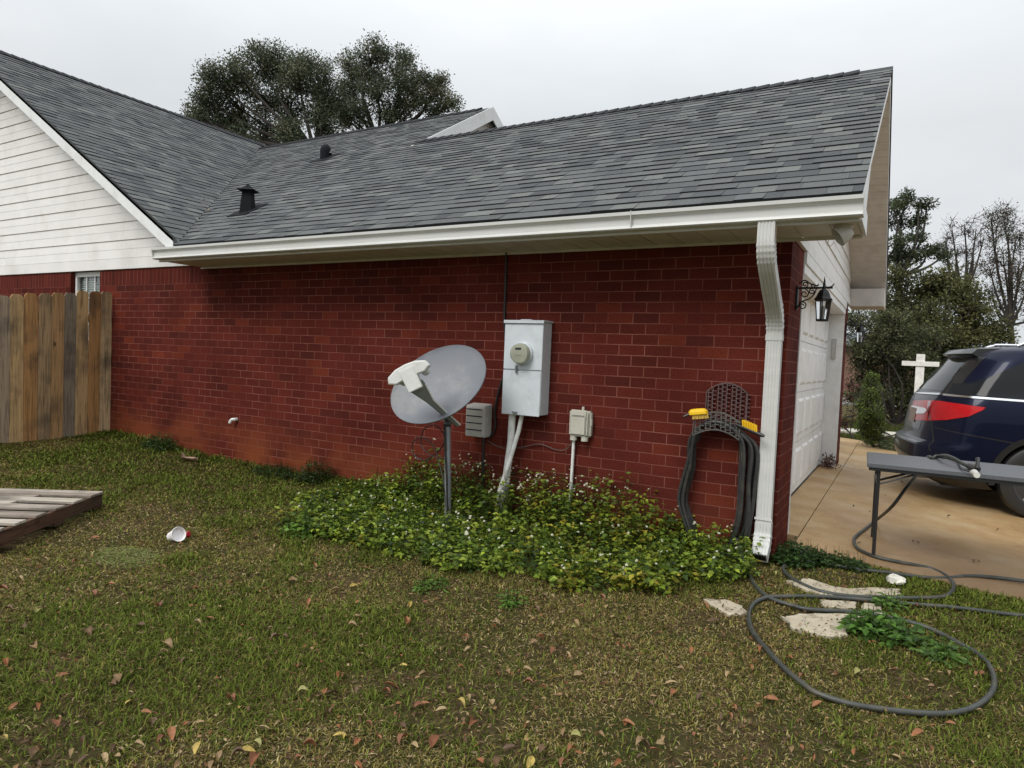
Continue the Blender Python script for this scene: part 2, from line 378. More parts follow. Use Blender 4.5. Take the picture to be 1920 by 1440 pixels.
def concrete_mat():
    m, t, b = newmat('clay_stained_concrete'); l = t.links.new
    tc = nn(t, 'ShaderNodeTexCoord')
    def noise(s, d=6, r=.6, st=None):
        q = nn(t, 'ShaderNodeTexNoise'); q.inputs['Scale'].default_value = s; q.inputs['Detail'].default_value = d; q.inputs['Roughness'].default_value = r
        if st:
            mp = nn(t, 'ShaderNodeMapping'); mp.inputs['Scale'].default_value = st; l(tc.outputs['Object'], mp.inputs[0]); l(mp.outputs[0], q.inputs[0])
        else: l(tc.outputs['Object'], q.inputs[0])
        return q.outputs[0]
    r1 = nn(t, 'ShaderNodeValToRGB'); e = r1.color_ramp.elements
    e[0].position = .30; e[0].color = (.28, .165, .072, 1); e[1].position = .72; e[1].color = (.52, .40, .24, 1)
    q = e.new(.5); q.color = (.41, .265, .125, 1)
    l(noise(1.25, 9, .68), r1.inputs[0])
    s = nn(t, 'ShaderNodeMapRange'); s.inputs['From Min'].default_value = .3; s.inputs['From Max'].default_value = .7; s.inputs['To Min'].default_value = .82; s.inputs['To Max'].default_value = 1.15; l(noise(45, 6, .7), s.inputs[0])
    sc = nn(t, 'ShaderNodeVectorMath', operation='SCALE'); l(r1.outputs[0], sc.inputs[0]); l(s.outputs[0], sc.inputs['Scale'])
    # darker brown towards the lawn edge, stronger away from the garage
    sp = nn(t, 'ShaderNodeSeparateXYZ'); l(tc.outputs['Object'], sp.inputs[0])
    yr = nn(t, 'ShaderNodeMapRange'); yr.inputs['From Min'].default_value = 2.6; yr.inputs['From Max'].default_value = .2; l(sp.outputs[1], yr.inputs[0])
    xr = nn(t, 'ShaderNodeMapRange'); xr.inputs['From Min'].default_value = .1; xr.inputs['From Max'].default_value = 1.0; l(sp.outputs[0], xr.inputs[0])
    mm = nn(t, 'ShaderNodeMath', operation='MULTIPLY'); l(yr.outputs[0], mm.inputs[0]); l(xr.outputs[0], mm.inputs[1])
    m3 = nn(t, 'ShaderNodeMath', operation='MULTIPLY'); m3.inputs[1].default_value = .8; l(mm.outputs[0], m3.inputs[0])
    mx = nn(t, 'ShaderNodeMix', data_type='RGBA'); l(m3.outputs[0], mx.inputs[0]); l(sc.outputs[0], mx.inputs[6]); mx.inputs[7].default_value = (.155, .098, .058, 1)
    l(mx.outputs[2], b.inputs['Base Color'])
    rr = nn(t, 'ShaderNodeMapRange'); rr.inputs['From Min'].default_value = .35; rr.inputs['From Max'].default_value = .65; rr.inputs['To Min'].default_value = .35; rr.inputs['To Max'].default_value = .75; l(noise(1.1, 5), rr.inputs[0])
    l(rr.outputs[0], b.inputs['Roughness']); b.inputs['Specular IOR Level'].default_value = .3
    bp = nn(t, 'ShaderNodeBump'); bp.inputs['Strength'].default_value = .25; bp.inputs['Distance'].default_value = .004; l(noise(90, 5), bp.inputs['Height']); l(bp.outputs[0], b.inputs['Normal'])
    return m
MAT['concrete'] = concrete_mat()
# slabs with open joints (one sheet each slab row, a dark gap between), edge a little ragged from washed-over soil
def slab(x0, x1, y0, y1, ragged=False):
    mb = MB(); n = max(2, int((x1 - x0) / .12)); X = np.linspace(x0, x1, n + 1)
    for i in range(n):
        a, b_ = X[i], X[i + 1]
        ya = y0 + (.05 * (fbm(a * 3, 2) - .5) if ragged else 0); yb = y0 + (.05 * (fbm(b_ * 3, 2) - .5) if ragged else 0)
        za, zb = dz(a), dz(b_)
        mb.face([(a, ya, za), (b_, yb, zb), (b_, y1, zb), (a, y1, za)]); mb.face([(a, ya, za - .12), (b_, yb, zb - .12), (b_, yb, zb), (a, ya, za)])
        mb.face([(a, y1, za), (b_, y1, zb), (b_, y1, zb - .12), (a, y1, za - .12)])
    for xx in (x0, x1):
        z = dz(xx); mb.face([(xx, y0, z - .12), (xx, y1, z - .12), (xx, y1, z), (xx, y0, z)])
    return mb
drive = MB()
for (x0, x1) in ((-.30, .075), (.083, 3.0), (3.008, 6.2), (6.208, 12.8)):
    for (y0, y1) in ((.27, 4.6), (4.608, 9.0)):
        s = slab(x0, x1, y0 if x0 > -.1 or y0 > 1 else .585, y1, ragged=y0 < 1)
        k = len(drive.v); drive.v += s.v; drive.f += [tuple(q + k for q in f_) for f_ in s.f]; drive.uv += s.uv; drive.c += s.c
o = drive.build('driveway', MAT['concrete']); o['kind'] = 'structure'
MAT['pale_conc'] = M('pale_concrete', (.46, .43, .37), .8, var=.15, scale=4, dirt=(.22, .2, .12, .6), dirtscale=3)
mb = MB(); mb.box(-1.5, 9, 10.9, 11.8, -.1, .03); o = mb.build('path', MAT['pale_conc']); o['kind'] = 'structure'
mb = MB(); mb.box(-60, 80, 24, 31, -.1, .02); o = mb.build('road', M('worn_asphalt', (.16, .15, .14), .9, var=.15)); o['kind'] = 'structure'

# ------------------------------------------------------------------ the house
HOUSE = thing('brick_house', 'low red brick house with grey shingle roof and white siding gables', 'house', (0, 0, 0))
SL = .6
EY, EZ = -.60, 2.318            # eave of the garage roof (top of shingles)
RY = 2.65; RX = .44             # ridge y, rake x
UX, UY = -5.33, 4.45            # the deeper part of the roof starts at x=UX, ridge y=UY
za = lambda y: EZ + SL * (y - EY)
VX, VY = -5.95, -.55            # valley foot
zb = lambda x: za(VY) + SL * (VX - x)
BX = -11.3                      # main ridge x
GY = -.51                       # main gable rake plane
W2 = 5.3                        # garage depth
US = 8.366 * .205; VSH = .0581
def wallface(mb, p0, p1, z0, z1, u0, u1):
    mb.face([(p0[0], p0[1], z0), (p1[0], p1[1], z0), (p1[0], p1[1], z1), (p0[0], p0[1], z1)], uv=[(u0, z0 - VSH), (u1, z0 - VSH), (u1, z1 - VSH), (u0, z1 - VSH)])
U = lambda x: x + US
T = .1
wx0, wx1, wz0 = -9.17, -8.455, 1.0
SZ = 2.003
mb = MB()
# long wall, with window opening; soldier course above SZ for x < -6.35
for x0, x1, z0, z1 in ((-17.0, wx0, -.4, SZ), (wx0, wx1, -.4, wz0), (wx1, -6.35, -.4, SZ), (-6.35, 0, -.4, 2.19)):
    wallface(mb, (x0, 0), (x1, 0), z0, z1, U(x0), U(x1))
# window reveals
wallface(mb, (wx0, 0), (wx0, .1), wz0, 2.206, U(wx0), U(wx0) + .1); wallface(mb, (wx1, .1), (wx1, 0), wz0, 2.206, U(wx1), U(wx1) + .1)
mb.face([(wx0, 0, wz0), (wx1, 0, wz0), (wx1, .1, wz0), (wx0, .1, wz0)], uv=[(0, 0), (.7, 0), (.7, .08), (0, .08)])
# garage front return, far pier, rear
wallface(mb, (0, 0), (0, .59), -.4, 2.19, US, US + .59)
wallface(mb, (0, .59), (-.2, .59), -.4, 2.19, US + .59, US + .79)
wallface(mb, (0, 4.75), (0, W2), -.4, 2.19, US + 4.75, US + W2)
wallface(mb, (0, W2), (-17, W2), -.4, 2.19, US, US + 17)
wallface(mb, (-17, 9), (-17, 0), -.4, 2.2, 0, 9)
mb.build('brick_wall', MAT['brick'], HOUSE)
mb = MB()
for x0, x1 in ((-17.0, wx0), (wx1, -6.35)):
    mb.face([(x0, 0, SZ), (x1, 0, SZ), (x1, 0, 2.206), (x0, 0, 2.206)], uv=[(x0 + 20, 0), (x1 + 20, 0), (x1 + 20, .203), (x0 + 20, .203)])
mb.build('soldier_course', MAT['soldier'], HOUSE)

# ---- roof slabs (deck) under the shingles
DK = .03
def deck(mb, pts, t=.045, off=.004):
    n = (Vector(pts[1]) - Vector(pts[0])).cross(Vector(pts[2]) - Vector(pts[0])).normalized()
    if n.z < 0: n = -n
    top = [Vector(p) - n * off for p in pts]; bot = [Vector(p) - n * (off + t) for p in pts]
    mb.loft([bot, top])
mb = MB()
deck(mb, [(RX - .01, EY, za(EY)), (RX - .01, RY, za(RY)), (UX, RY, za(RY)), (VX - (RY - VY), RY, za(RY)), (VX, VY, za(VY)), (VX, EY, za(EY))])
deck(mb, [(UX, RY, za(RY)), (UX, UY, za(UY)), (VX - (UY - VY), UY, za(UY)), (VX - (RY - VY), RY, za(RY))])
deck(mb, [(VX, GY, zb(VX)), (VX - (5 - VY), 5, zb(VX - (5 - VY))), (BX, 5, zb(BX)), (BX, GY, zb(BX))])
ro = mb.build('roof_deck', MAT['shingle_flat'], HOUSE)
# far slopes
mb = MB()
deck(mb, [(RX - .01, RY, za(RY)), (UX - .3, RY, za(RY)), (UX - .3, 5.92, za(RY) - SL * (5.92 - RY)), (RX - .01, 5.92, za(RY) - SL * (5.92 - RY))], off=.0)
deck(mb, [(UX, UY, za(UY)), (-14, UY, za(UY)), (-14, 9.5, za(UY) - SL * (9.5 - UY)), (UX, 9.5, za(UY) - SL * (9.5 - UY))], off=0)
deck(mb, [(BX, GY, zb(BX)), (BX, 5, zb(BX)), (-17.3, 8, zb(BX) - SL * 6), (-17.3, GY, zb(BX) - SL * 6)], off=0)
deck(mb, [(BX, 5, zb(BX)), (-17.3, 9.5, zb(BX) - SL * 6), (-8, 9.5, zb(BX) - SL * 6)], off=0)
mb.build('far_roof', MAT['shingle_flat'], HOUSE)

# ---- architectural shingles, tab by tab
def shingle_colour():
    k = rng.rand()
    base = np.array([.100, .106, .106]) if k < .6 else (np.array([.072, .078, .081]) if k < .82 else np.array([.134, .142, .136]))
    return tuple(base * (.86 + .28 * rng.rand()))
EXP = .133
def shingles(mb, rowfn, nrows, origin, up, nor, udir):
    """rowfn(i) -> (u0 bottom, u0 top, u1 bottom, u1 top) in metres along udir, or None"""
    origin, up, nor, udir = map(Vector, (origin, up, nor, udir))
    for i in range(nrows):
        q = rowfn(i)
        if q is None: continue
        a0, a1, b0, b1 = q; s0, s1 = i * EXP, (i + 1) * EXP + .02
        u = min(a0, a1) - rng.rand() * .2; edges = []
        while u < max(b0, b1):
            edges.append(u); u += (.09 + .19 * rng.rand())
        edges.append(max(b0, b1) + .01)
        wob = lambda uu: .0025 * (vnoise(uu * 3 + i * 5.3, i * 1.7) - .5)
        for k in range(len(edges) - 1):
            l0, l1 = edges[k], edges[k + 1] - .0015
            bl, br_ = max(l0, a0), min(l1, b0); tl, tr = max(l0, a1), min(l1, b1)
            if br_ <= bl and tr <= tl: continue
            if br_ <= bl: bl = br_ = min(max((l0 + l1) / 2, a0), b0)
            if tr <= tl: tl = tr = min(max((l0 + l1) / 2, a1), b1)
            lift = .0070 + (.0045 if rng.rand() < .45 else 0) + wob(l0)
            c = shingle_colour(); sdrop = .004 * rng.rand()
            p = lambda uu, ss, hh: origin + udir * uu + up * ss + nor * hh
            A, B_, C_, D = p(bl, s0 - sdrop, lift), p(br_, s0 - sdrop, lift), p(tr, s1, .0005), p(tl, s1, .0005)
            mb.face([A, B_, C_, D], c=c)
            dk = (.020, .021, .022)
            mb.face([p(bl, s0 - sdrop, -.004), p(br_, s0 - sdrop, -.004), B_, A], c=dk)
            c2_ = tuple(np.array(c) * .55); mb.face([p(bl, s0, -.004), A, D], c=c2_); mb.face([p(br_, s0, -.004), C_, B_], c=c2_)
cs = math.sqrt(1 + SL * SL)
mb = MB()
NA = int((UY - EY) * cs / EXP)
def rowA(i):
    y0 = EY + i * EXP / cs; y1 = EY + (i + 1) * EXP / cs
    right = RX if y1 <= RY + .03 else UX
    v0 = VX - (y0 - VY) if y0 > VY else VX; v1 = VX - (y1 - VY) if y1 > VY else VX
    return (v0, v1, right, right)
shingles(mb, rowA, NA, (0, EY, EZ), (0, 1 / cs, SL / cs), (0, -SL / cs, 1 / cs), (1, 0, 0))
# main gable slope: u = y, up-slope = -x
def rowB(i):
    x0 = VX - i * EXP / cs; x1 = VX - (i + 1) * EXP / cs
    return (GY, GY, min(VY + (VX - x0), 5.0), min(VY + (VX - x1), 5.0))
NB = int((VX - BX) * cs / EXP)
sb = MB(); shingles(sb, rowB, NB, (VX, 0, zb(VX)), (-1 / cs, 0, SL / cs), (SL / cs, 0, 1 / cs), (0, 1, 0))
roof = mb.build('shingle_roof', MAT['shingle'], HOUSE)
roofb = sb.build('gable_roof', MAT['shingle'], HOUSE)
for o in (roof, roofb):
    pass
# ridge caps: short overlapping folded pieces
def ridge_cap(p0, p1, down1, down2, name='ridge_cap'):
    mb = MB(); p0, p1 = Vector(p0), Vector(p1); L0 = (p1 - p0).length; d = (p1 - p0) / L0; n = int(L0 / .14)
    d1, d2 = Vector(down1).normalized(), Vector(down2).normalized(); upv = Vector((0, 0, 1))
    for i in range(n):
        a = p0 + d * (i * L0 / n) + upv * .020; b_ = p0 + d * ((i + 1) * L0 / n + .03) + upv * .008
        for dd in (d1, d2):
            c = tuple(np.array([.036, .039, .043]) * (.8 + .4 * rng.rand()))
            mb.face([a, b_, b_ + dd * .14 - upv * .004, a + dd * .14 - upv * .004], c=c)
            mb.face([a, a + dd * .14 - upv * .004, a + dd * .14 - upv * .022, a - upv * .018], c=(.01, .01, .01))
            mb.face([a + dd * .14 - upv * .004, b_ + dd * .14 - upv * .004, b_ + dd * .14 - upv * .02, a + dd * .14 - upv * .022], c=(.012, .012, .012))
    return mb.build(name, MAT['shingle'], HOUSE)
dn, df = (0, -1, -SL), (0, 1, -SL)
ridge_cap((.15, RY, za(RY) + .012), (UX - .02, RY, za(RY) + .012), dn, df)
ridge_cap((UX - .2, UY, za(UY) + .012), (VX - (UY - VY), UY, za(UY) + .012), dn, df)
ridge_cap((BX, GY + .1, zb(BX) + .012), (BX, 5, zb(BX) + .012), (1, 0, -SL), (-1, 0, -SL))
# last stretch of the garage ridge without cap: thin shingle end
mb = MB()
rp = lambda x, y, h=0: (x, y, za(RY) - SL * abs(y - RY) + h)
mb.loft([[rp(x, RY - .12, .002), rp(x, RY, .012), rp(x, RY + .12, .002), rp(x, RY + .12, -.02), rp(x, RY - .12, -.02)] for x in (.15, RX)]); mb.build('ridge_end', MAT['shingle_flat'], HOUSE)

# ---- siding
LAP = .2286
def lap_siding(mb, lo, hi, zs, pt, out):
    """lo(z), hi(z) limits along the wall, pt(u,z,off)->xyz"""
    z = zs[0]
    while z < zs[1]:
        for (a, b_, o0, o1) in ((z, z + LAP * .5, .016, .008), (z + LAP * .5, z + LAP, .011, .003)):
            b2 = min(b_, zs[1]); 
            if a >= zs[1]: break
            l0, h0, l1, h1 = lo(a), hi(a), lo(b2), hi(b2)
            if h0 <= l0: break
            if h1 < l1: l1 = h1 = (l1 + h1) / 2
            mb.face([pt(l0, a, o0), pt(h0, a, o0), pt(h1, b2, o1), pt(l1, b2, o1)])
            mb.face([pt(l0, a, o0), pt(h0, a, o0), pt(h0, a + .001, .0), pt(l0, a + .001, .0)])
        z += LAP
mb = MB()
hi = lambda z: VX - (z + .03 - za(VY)) / SL
lo = lambda z: 2 * BX - hi(z)
lap_siding(mb, lo, hi, (2.345, zb(BX) - .05), lambda u, z, o: (u, -o, z), -1)
mb.build('gable_siding', MAT['siding'], HOUSE)
mb = MB(); mb.box(-17, -6.3, -.022, .0, 2.206, 2.341); mb.build('frieze_board', MAT['siding'], HOUSE, bevel=.003)
mb = MB()
gtop = za(RY) - .06
lo2 = lambda z: RY - (gtop - z) / SL if (gtop - z) / SL < RY + .0 else 0.0
hi2 = lambda z: RY + (gtop - z) / SL if (gtop - z) / SL < W2 - RY else W2
lap_siding(mb, lo2, hi2, (2.27, gtop), lambda u, z, o: (o, u, z), 1)
mb.box(0, .024, -.0, W2, 2.19, 2.268)
mb.build('gable_siding', MAT['siding'], HOUSE)
# upper cross gable peeking above the garage ridge
mb = MB()
gt = za(UY) - .07
lap_siding(mb, lambda z: UY - (gt - z) / SL, lambda z: UY + (gt - z) / SL, (za(RY) - .1, gt), lambda u, z, o: (UX - .12 + o, u, z), 1)
mb.prism([(UY - 2.4, gt - 1.45), (UY + 2.4, gt - 1.45), (UY, gt - .01)], 'x', UX - .18, UX - .122)
mb.build('gable_siding', MAT['soffit'], HOUSE)

# ---- rake boards / fascia
def board(mb, p0, p1, h, t, tdir):
    """board hanging below the line p0-p1, height h (vertical), thickness t along tdir"""
    p0, p1, td = Vector(p0), Vector(p1), Vector(tdir) * t; dn_ = Vector((0, 0, -h))
    mb.loft([[p0, p0 + dn_, p0 + dn_ + td, p0 + td], [p1, p1 + dn_, p1 + dn_ + td, p1 + td]])
mb = MB()
board(mb, (-6.10, GY, zb(-6.10) - .012), (BX, GY, zb(BX) - .012), .17, .02, (0, 1, 0)); board(mb, (BX, GY, zb(BX) - .012), (-17.0, GY, zb(BX) - .012 - SL * 5.7), .17, .02, (0, 1, 0))
mb.build('rake_board', MAT['white'], HOUSE)
mb = MB()   # metal drip edge above it
board(mb, (VX - .05, GY - .008, zb(VX - .05) + .004), (BX, GY - .008, zb(BX) + .004), .022, .012, (0, 1, 0)); mb.build('drip_edge', MAT['black'], HOUSE)
mb = MB()
board(mb, (RX - .012, EY + .04, za(EY + .04) - .01), (RX - .012, RY, za(RY) - .01), .13, .018, (-1, 0, 0))
board(mb, (RX - .012, RY, za(RY) - .01), (RX - .012, 5.9, za(RY) - .01 - SL * (5.9 - RY)), .14, .018, (-1, 0, 0))
mb.build('rake_board', MAT['white'], HOUSE)
mb = MB()
board(mb, (RX, RY, za(RY) + .0), (RX, 5.92, za(RY) - SL * (5.92 - RY)), .03, .012, (-1, 0, 0)); mb.build('drip_edge', MAT['black'], HOUSE)
mb = MB()
board(mb, (UX + .022, RY - .25, za(RY - .25) + .008), (UX + .022, UY, za(UY) + .008), .22, .02, (-1, 0, 0)); board(mb, (UX + .022, UY, za(UY) + .008), (UX + .022, 9, za(UY) + .008 - SL * (9 - UY)), .20, .02, (-1, 0, 0))
mb.build('rake_board', MAT['white'], HOUSE)
# soffits: underside of the rake overhang (both slopes) in ribbed panels, and the eave soffit
def ribbed_soffit(mb, path, x0, x1, step=.1016):
    """path = list of (y,z); ribs run along x"""
    for (ya, z_a), (yb, z_b) in zip(path[:-1], path[1:]):
        n = max(1, int(math.hypot(yb - ya, z_b - z_a) / step))
        for i in range(n):
            f0, f1 = i / n, (i + .93) / n; f2 = (i + 1) / n
            g = lambda f_: (ya + (yb - ya) * f_, z_a + (z_b - z_a) * f_)
            (a, b_), (c_, d_), (e_, f_) = g(f0), g(f1), g(f2)
            mb.face([(x0, a, b_), (x1, a, b_), (x1, c_, d_), (x0, c_, d_)]); mb.face([(x0, c_, d_ + .008), (x1, c_, d_ + .008), (x1, e_, f_ + .008), (x0, e_, f_ + .008)])
            mb.face([(x0, c_, d_), (x1, c_, d_), (x1, c_, d_ + .008), (x0, c_, d_ + .008)]); mb.face([(x0, e_, f_), (x1, e_, f_), (x1, e_, f_ + .008), (x0, e_, f_ + .008)])
mb = MB(); sz = -.155
ribbed_soffit(mb, [(.1, za(.1) + sz), (RY, za(RY) + sz), (5.5, za(RY) - SL * (5.5 - RY) + sz)], .0, RX - .02)
mb.build('rake_soffit', MAT['soffit'], HOUSE)
mb = MB(); ES = 2.181
n = 0; x = -6.33
while x < RX - .03:
    x2 = min(x + .2, RX - .02)
    mb.face([(x, -.5, ES), (x2 - .012, -.5, ES), (x2 - .012, .0, ES), (x, .0, ES)])
    mb.face([(x2 - .012, -.5, ES + .007), (x2, -.5, ES + .007), (x2, .0, ES + .007), (x2 - .012, .0, ES + .007)])
    mb.face([(x2 - .012, -.5, ES), (x2 - .012, .0, ES), (x2 - .012, .0, ES + .007), (x2 - .012, -.5, ES + .007)])
    x = x2
mb.box(-6.33, RX - .02, -.5, 0.0, ES + .012, ES + .02)
mb.build('eave_soffit', MAT['soffit'], HOUSE)
mb = MB(); mb.box(-6.33, RX - .02, -.018, -.001, ES - .02, ES - .001); mb.box(-6.33, RX - .02, -.505, -.492, ES - .012, ES - .001); mb.build('soffit_trim', MAT['soffit'], HOUSE)
mb = MB(); mb.box(-6.33, RX - .015, -.53, -.507, ES - .012, 2.30)
mb.box(RX - .018, RX - .001, -.505, .02, ES - .002, 2.31)         # end of the eave box
mb.prism([(-.505, 2.31), (.02, 2.31), (.3, 2.74), (.3, 2.82), (-.505, 2.345)], 'x', RX - .018, RX - .013)
mb.build('fascia', MAT['white'], HOUSE, bevel=.002)
# far cornice return
mb = MB(); mb.box(.0, RX - .02, 5.32, 5.88, ES, 2.42); mb.build('cornice_return', MAT['soffit'], HOUSE, bevel=.004)

# ---- gutter
mb = MB()
prof = [(-.532, 2.300), (-.532, 2.186), (-.598, 2.186), (-.608, 2.194), (-.606, 2.203), (-.588, 2.216), (-.590, 2.262), (-.607, 2.276), (-.620, 2.280), (-.622, 2.302), (-.612, 2.304), (-.610, 2.290), (-.584, 2.284), (-.576, 2.222), (-.545, 2.194), (-.540, 2.300)]
GX0, GX1 = -6.31, .447
mb.prism(prof, 'x', GX0, GX1)
mb.prism([(-.532, 2.300), (-.532, 2.186), (-.600, 2.186), (-.622, 2.302)], 'x', GX1, GX1 + .003); mb.prism([(-.532, 2.300), (-.532, 2.186), (-.600, 2.186), (-.622, 2.302)], 'x', GX0 - .003, GX0)
mb.prism([(-.586, 2.180), (-.611, 2.190), (-.628, 2.306), (-.60, 2.309)], 'x', -.93, -.925)
mb.build('gutter', MAT['gutter'], HOUSE)

# ---- downspout: ribbed rectangular pipe with pleated elbows
def spout_ring(c, t, w, d, x0):
    """ring across a path running in the y-z plane; t = tangent (y,z)"""
    ty, tz = t; ny, nz_ = -tz, ty                   # depth direction, pointing roughly -y when going down
    if ny > 0 and abs(tz) > .5: ny, nz_ = -ny, -nz_
    pts = []; nr = 5; m = 36
    for k in range(m + 1):                           # front face with ribs
        u = -.5 + k / m; rib = .0035 * (math.cos(u * 2 * math.pi * nr) if abs(u) < .45 else -.4)
        pts.append((x0 + u * w, c[0] + ny * (d / 2 + rib), c[1] + nz_ * (d / 2 + rib)))
    for u in (.5, .25, 0, -.25, -.5): pts.append((x0 + u * w, c[0] - ny * d / 2, c[1] - nz_ * d / 2))
    return pts
def spout(mb, path, w, d, x0, pleat=()):
    rings = []; m = len(path)
    for i, c in enumerate(path):
        a = path[max(i - 1, 0)]; b_ = path[min(i + 1, m - 1)]; t = np.array([b_[0] - a[0], b_[1] - a[1]]); t /= np.linalg.norm(t)
        k = 1 + (.06 if i in pleat else 0); rings.append(spout_ring(c, t, w * k, d * k, x0))
    mb.loft(rings)
DSX = -.07
def arc(p0, p1, p2, n):
    return [((1 - t) ** 2 * p0[0] + 2 * t * (1 - t) * p1[0] + t * t * p2[0], (1 - t) ** 2 * p0[1] + 2 * t * (1 - t) * p1[1] + t * t * p2[1]) for t in np.linspace(0, 1, n)]
up = [(-.560, 2.188), (-.560, 2.10)] + arc((-.560, 2.08), (-.560, 2.00), (-.47, 1.925), 12) + [(-.36, 1.845), (-.24, 1.76)] + arc((-.19, 1.725), (-.062, 1.635), (-.062, 1.53), 14) + [(-.062, 1.49)]
mb = MB(); spout(mb, up, .100, .072, DSX, pleat=(4, 6, 8, 10, 18, 20, 22, 24, 26))
mb.loft([spout_ring((-.062, z), (0, -1), .106, .079, DSX) for z in (1.53, 1.49)])
mb.build('downspout_elbow', MAT['gutter'], HOUSE, smooth=False)
mb = MB(); spout(mb, [(-.062, z) for z in (1.505, 1.2, .8, .4, .235)], .097, .070, DSX)
mb.build('downspout', MAT['gutter'], HOUSE)
mb = MB(); spout(mb, [(-.062, .25), (-.062, .21)] + arc((-.062, .19), (-.066, .12), (-.13, .055), 9) + [(-.165, .028)], .103, .078, DSX, pleat=(4, 6, 8))
mb.build('downspout_foot', MAT['gutter'], HOUSE)
mb = MB(); mb.loft([[(DSX + u * .09, -.1655 + v * .03, .0275 - v * .03 * .9 - .001) for u, v in ((-.5, -1), (.5, -1), (.5, 1), (-.5, 1))], [(DSX + u * .09, -.168 + v * .03, .0245 - v * .03 * .9) for u, v in ((-.5, -1), (.5, -1), (.5, 1), (-.5, 1))]]); mb.build('downspout_mouth', MAT['slot'], HOUSE)
for z in (1.60, .27):
    mb = MB(); mb.box(DSX - .056, DSX + .056, -.105, -.101, z, z + .016); mb.build('downspout_strap', MAT['gutter'], HOUSE)

# ---- window in the long wall
mb = MB()
for a in ((wx0 + .004, wx0 + .05, .055, .1, wz0 + .003, 2.204), (wx1 - .05, wx1 - .004, .055, .1, wz0 + .003, 2.204), (wx0 + .052, wx1 - .052, .055, .1, 2.14, 2.204), (wx0 + .052, wx1 - .052, .055, .1, wz0 + .003, wz0 + .05)): mb.box(*a)
win = mb.build('window', MAT['white'], HOUSE, bevel=.003)
tagp = win
mb = MB(); gx0, gx1 = wx0 + .05, wx1 - .05
for k in (1, 2): x = gx0 + (gx1 - gx0) * k / 3; mb.box(x - .009, x + .009, .072, .08, wz0 + .05, 2.14)
for z in (1.3, 1.58, 1.86, ): mb.box(gx0, gx1, .073, .079, z - .009, z + .009)
mb.build('muntin', MAT['white'], win)
mb = MB(); mb.box(gx0, gx1, .083, .086, wz0 + .05, 2.14); mb.build('pane', MAT['glass'], win)
mb = MB()
z = wz0 + .05
while z < 2.13: mb.box(gx0, gx1, .105, .125, z, z + .003); mb.face([(gx0, .105, z), (gx1, .105, z), (gx1, .122, z + .028), (gx0, .122, z + .028)]); z += .03
mb.build('blind', M('pale_blind', (.45, .47, .42), .6), win)
mb = MB(); mb.box(wx0 - .0, wx1, .12, .14, wz0, 2.2); mb.build('window_backing', MAT['slot'], HOUSE)

# ---- garage door, jambs, header
DX = -.2; DY0, DY1, DZT = .60, 4.75, 2.03
mb = MB()
mb.box(DX - .04, DX, DY0, 4.86, .06, 2.10)
nsec, npan = 4, 8; sh = (2.08 - .075) / nsec; pw = (4.80 - DY0) / npan
for i in range(nsec):
    z0 = .075 + i * sh
    mb.box(DX, DX + .014, DY0, 4.80, z0 + .004, z0 + sh - .004)
    for j in range(npan):
        y0 = DY0 + j * pw
        mb.loft([[(DX + .014, y0 + .06, z0 + .07), (DX + .014, y0 + pw - .06, z0 + .07), (DX + .014, y0 + pw - .06, z0 + sh - .07), (DX + .014, y0 + .06, z0 + sh - .07)],
                 [(DX + .030, y0 + .085, z0 + .095), (DX + .030, y0 + pw - .085, z0 + .095), (DX + .030, y0 + pw - .085, z0 + sh - .095), (DX + .030, y0 + .085, z0 + sh - .095)]])
gd = mb.build('garage_door', MAT['door'], HOUSE)
mb = MB(); mb.box(DX - .03, DX + .02, DY0, 4.8, .045, .072); mb.build('bottom_seal', MAT['black'], gd)
mb = MB()
mb.box(DX - .04, .006, 4.735, 4.752, .03, DZT)              # far reveal
mb.box(DX - .04, .008, .592, .606, .03, DZT)                # near reveal
mb.box(DX - .04, .010, .592, 4.752, DZT, 2.192)             # header casing
mb.box(.010, .022, .60, 4.75, 2.10, 2.19)
mb.box(DX + .0, DX + .03, 4.69, 4.734, .06, DZT - .002)
fr = mb.build('door_frame', MAT['door'], HOUSE, bevel=.002)

# ---- roof vents (plumbing stack shrouds)
def roofT(x, y):
    return Vector((x, y, za(y) + .006))
p = roofT(-5.95, .30)
mb = MB(); mb.loft([[p + Vector((a * .16, b_ * .16, SL * b_ * .16 + h)) for a, b_ in ((-1, -1), (1, -1), (1, 1), (-1, 1))] for h in (0, .012)])
T0 = Matrix.Translation(p) @ Matrix.Rotation(R(30), 4, 'Z')
s4 = lambda r, z: [T0 @ Vector((r * a, r * b_, z)) for a, b_ in ((-1, -1), (1, -1), (1, 1), (-1, 1))]
mb.loft([s4(.070, -.05), s4(.058, .12), s4(.050, .215)])
v1 = mb.build('roof_vent', MAT['vent'], HOUSE)
mb = MB(); mb.loft([s4(.054, .215), s4(.098, .222), s4(.096, .230), s4(.055, .246), s4(.030, .27), s4(.004, .305)]); mb.build('vent_cap', MAT['vent'], v1)
p = roofT(-7.05, 2.50)
mb = MB(); mb.loft([[p + Vector((a * .16, b_ * .16, SL * b_ * .16 + h)) for a, b_ in ((-1, -1), (1, -1), (1, 1), (-1, 1))] for h in (0, .012)])
T0 = Matrix.Translation(p) @ Matrix.Rotation(R(-60), 4, 'Z')
prof = [(.09, -.06), (.09, .1)]
mb.lathe([(r_ * .75, z_) for r_, z_ in prof], 16, T0)
v2 = mb.build('roof_vent', MAT['vent'], HOUSE)
mb = MB(); rings = []
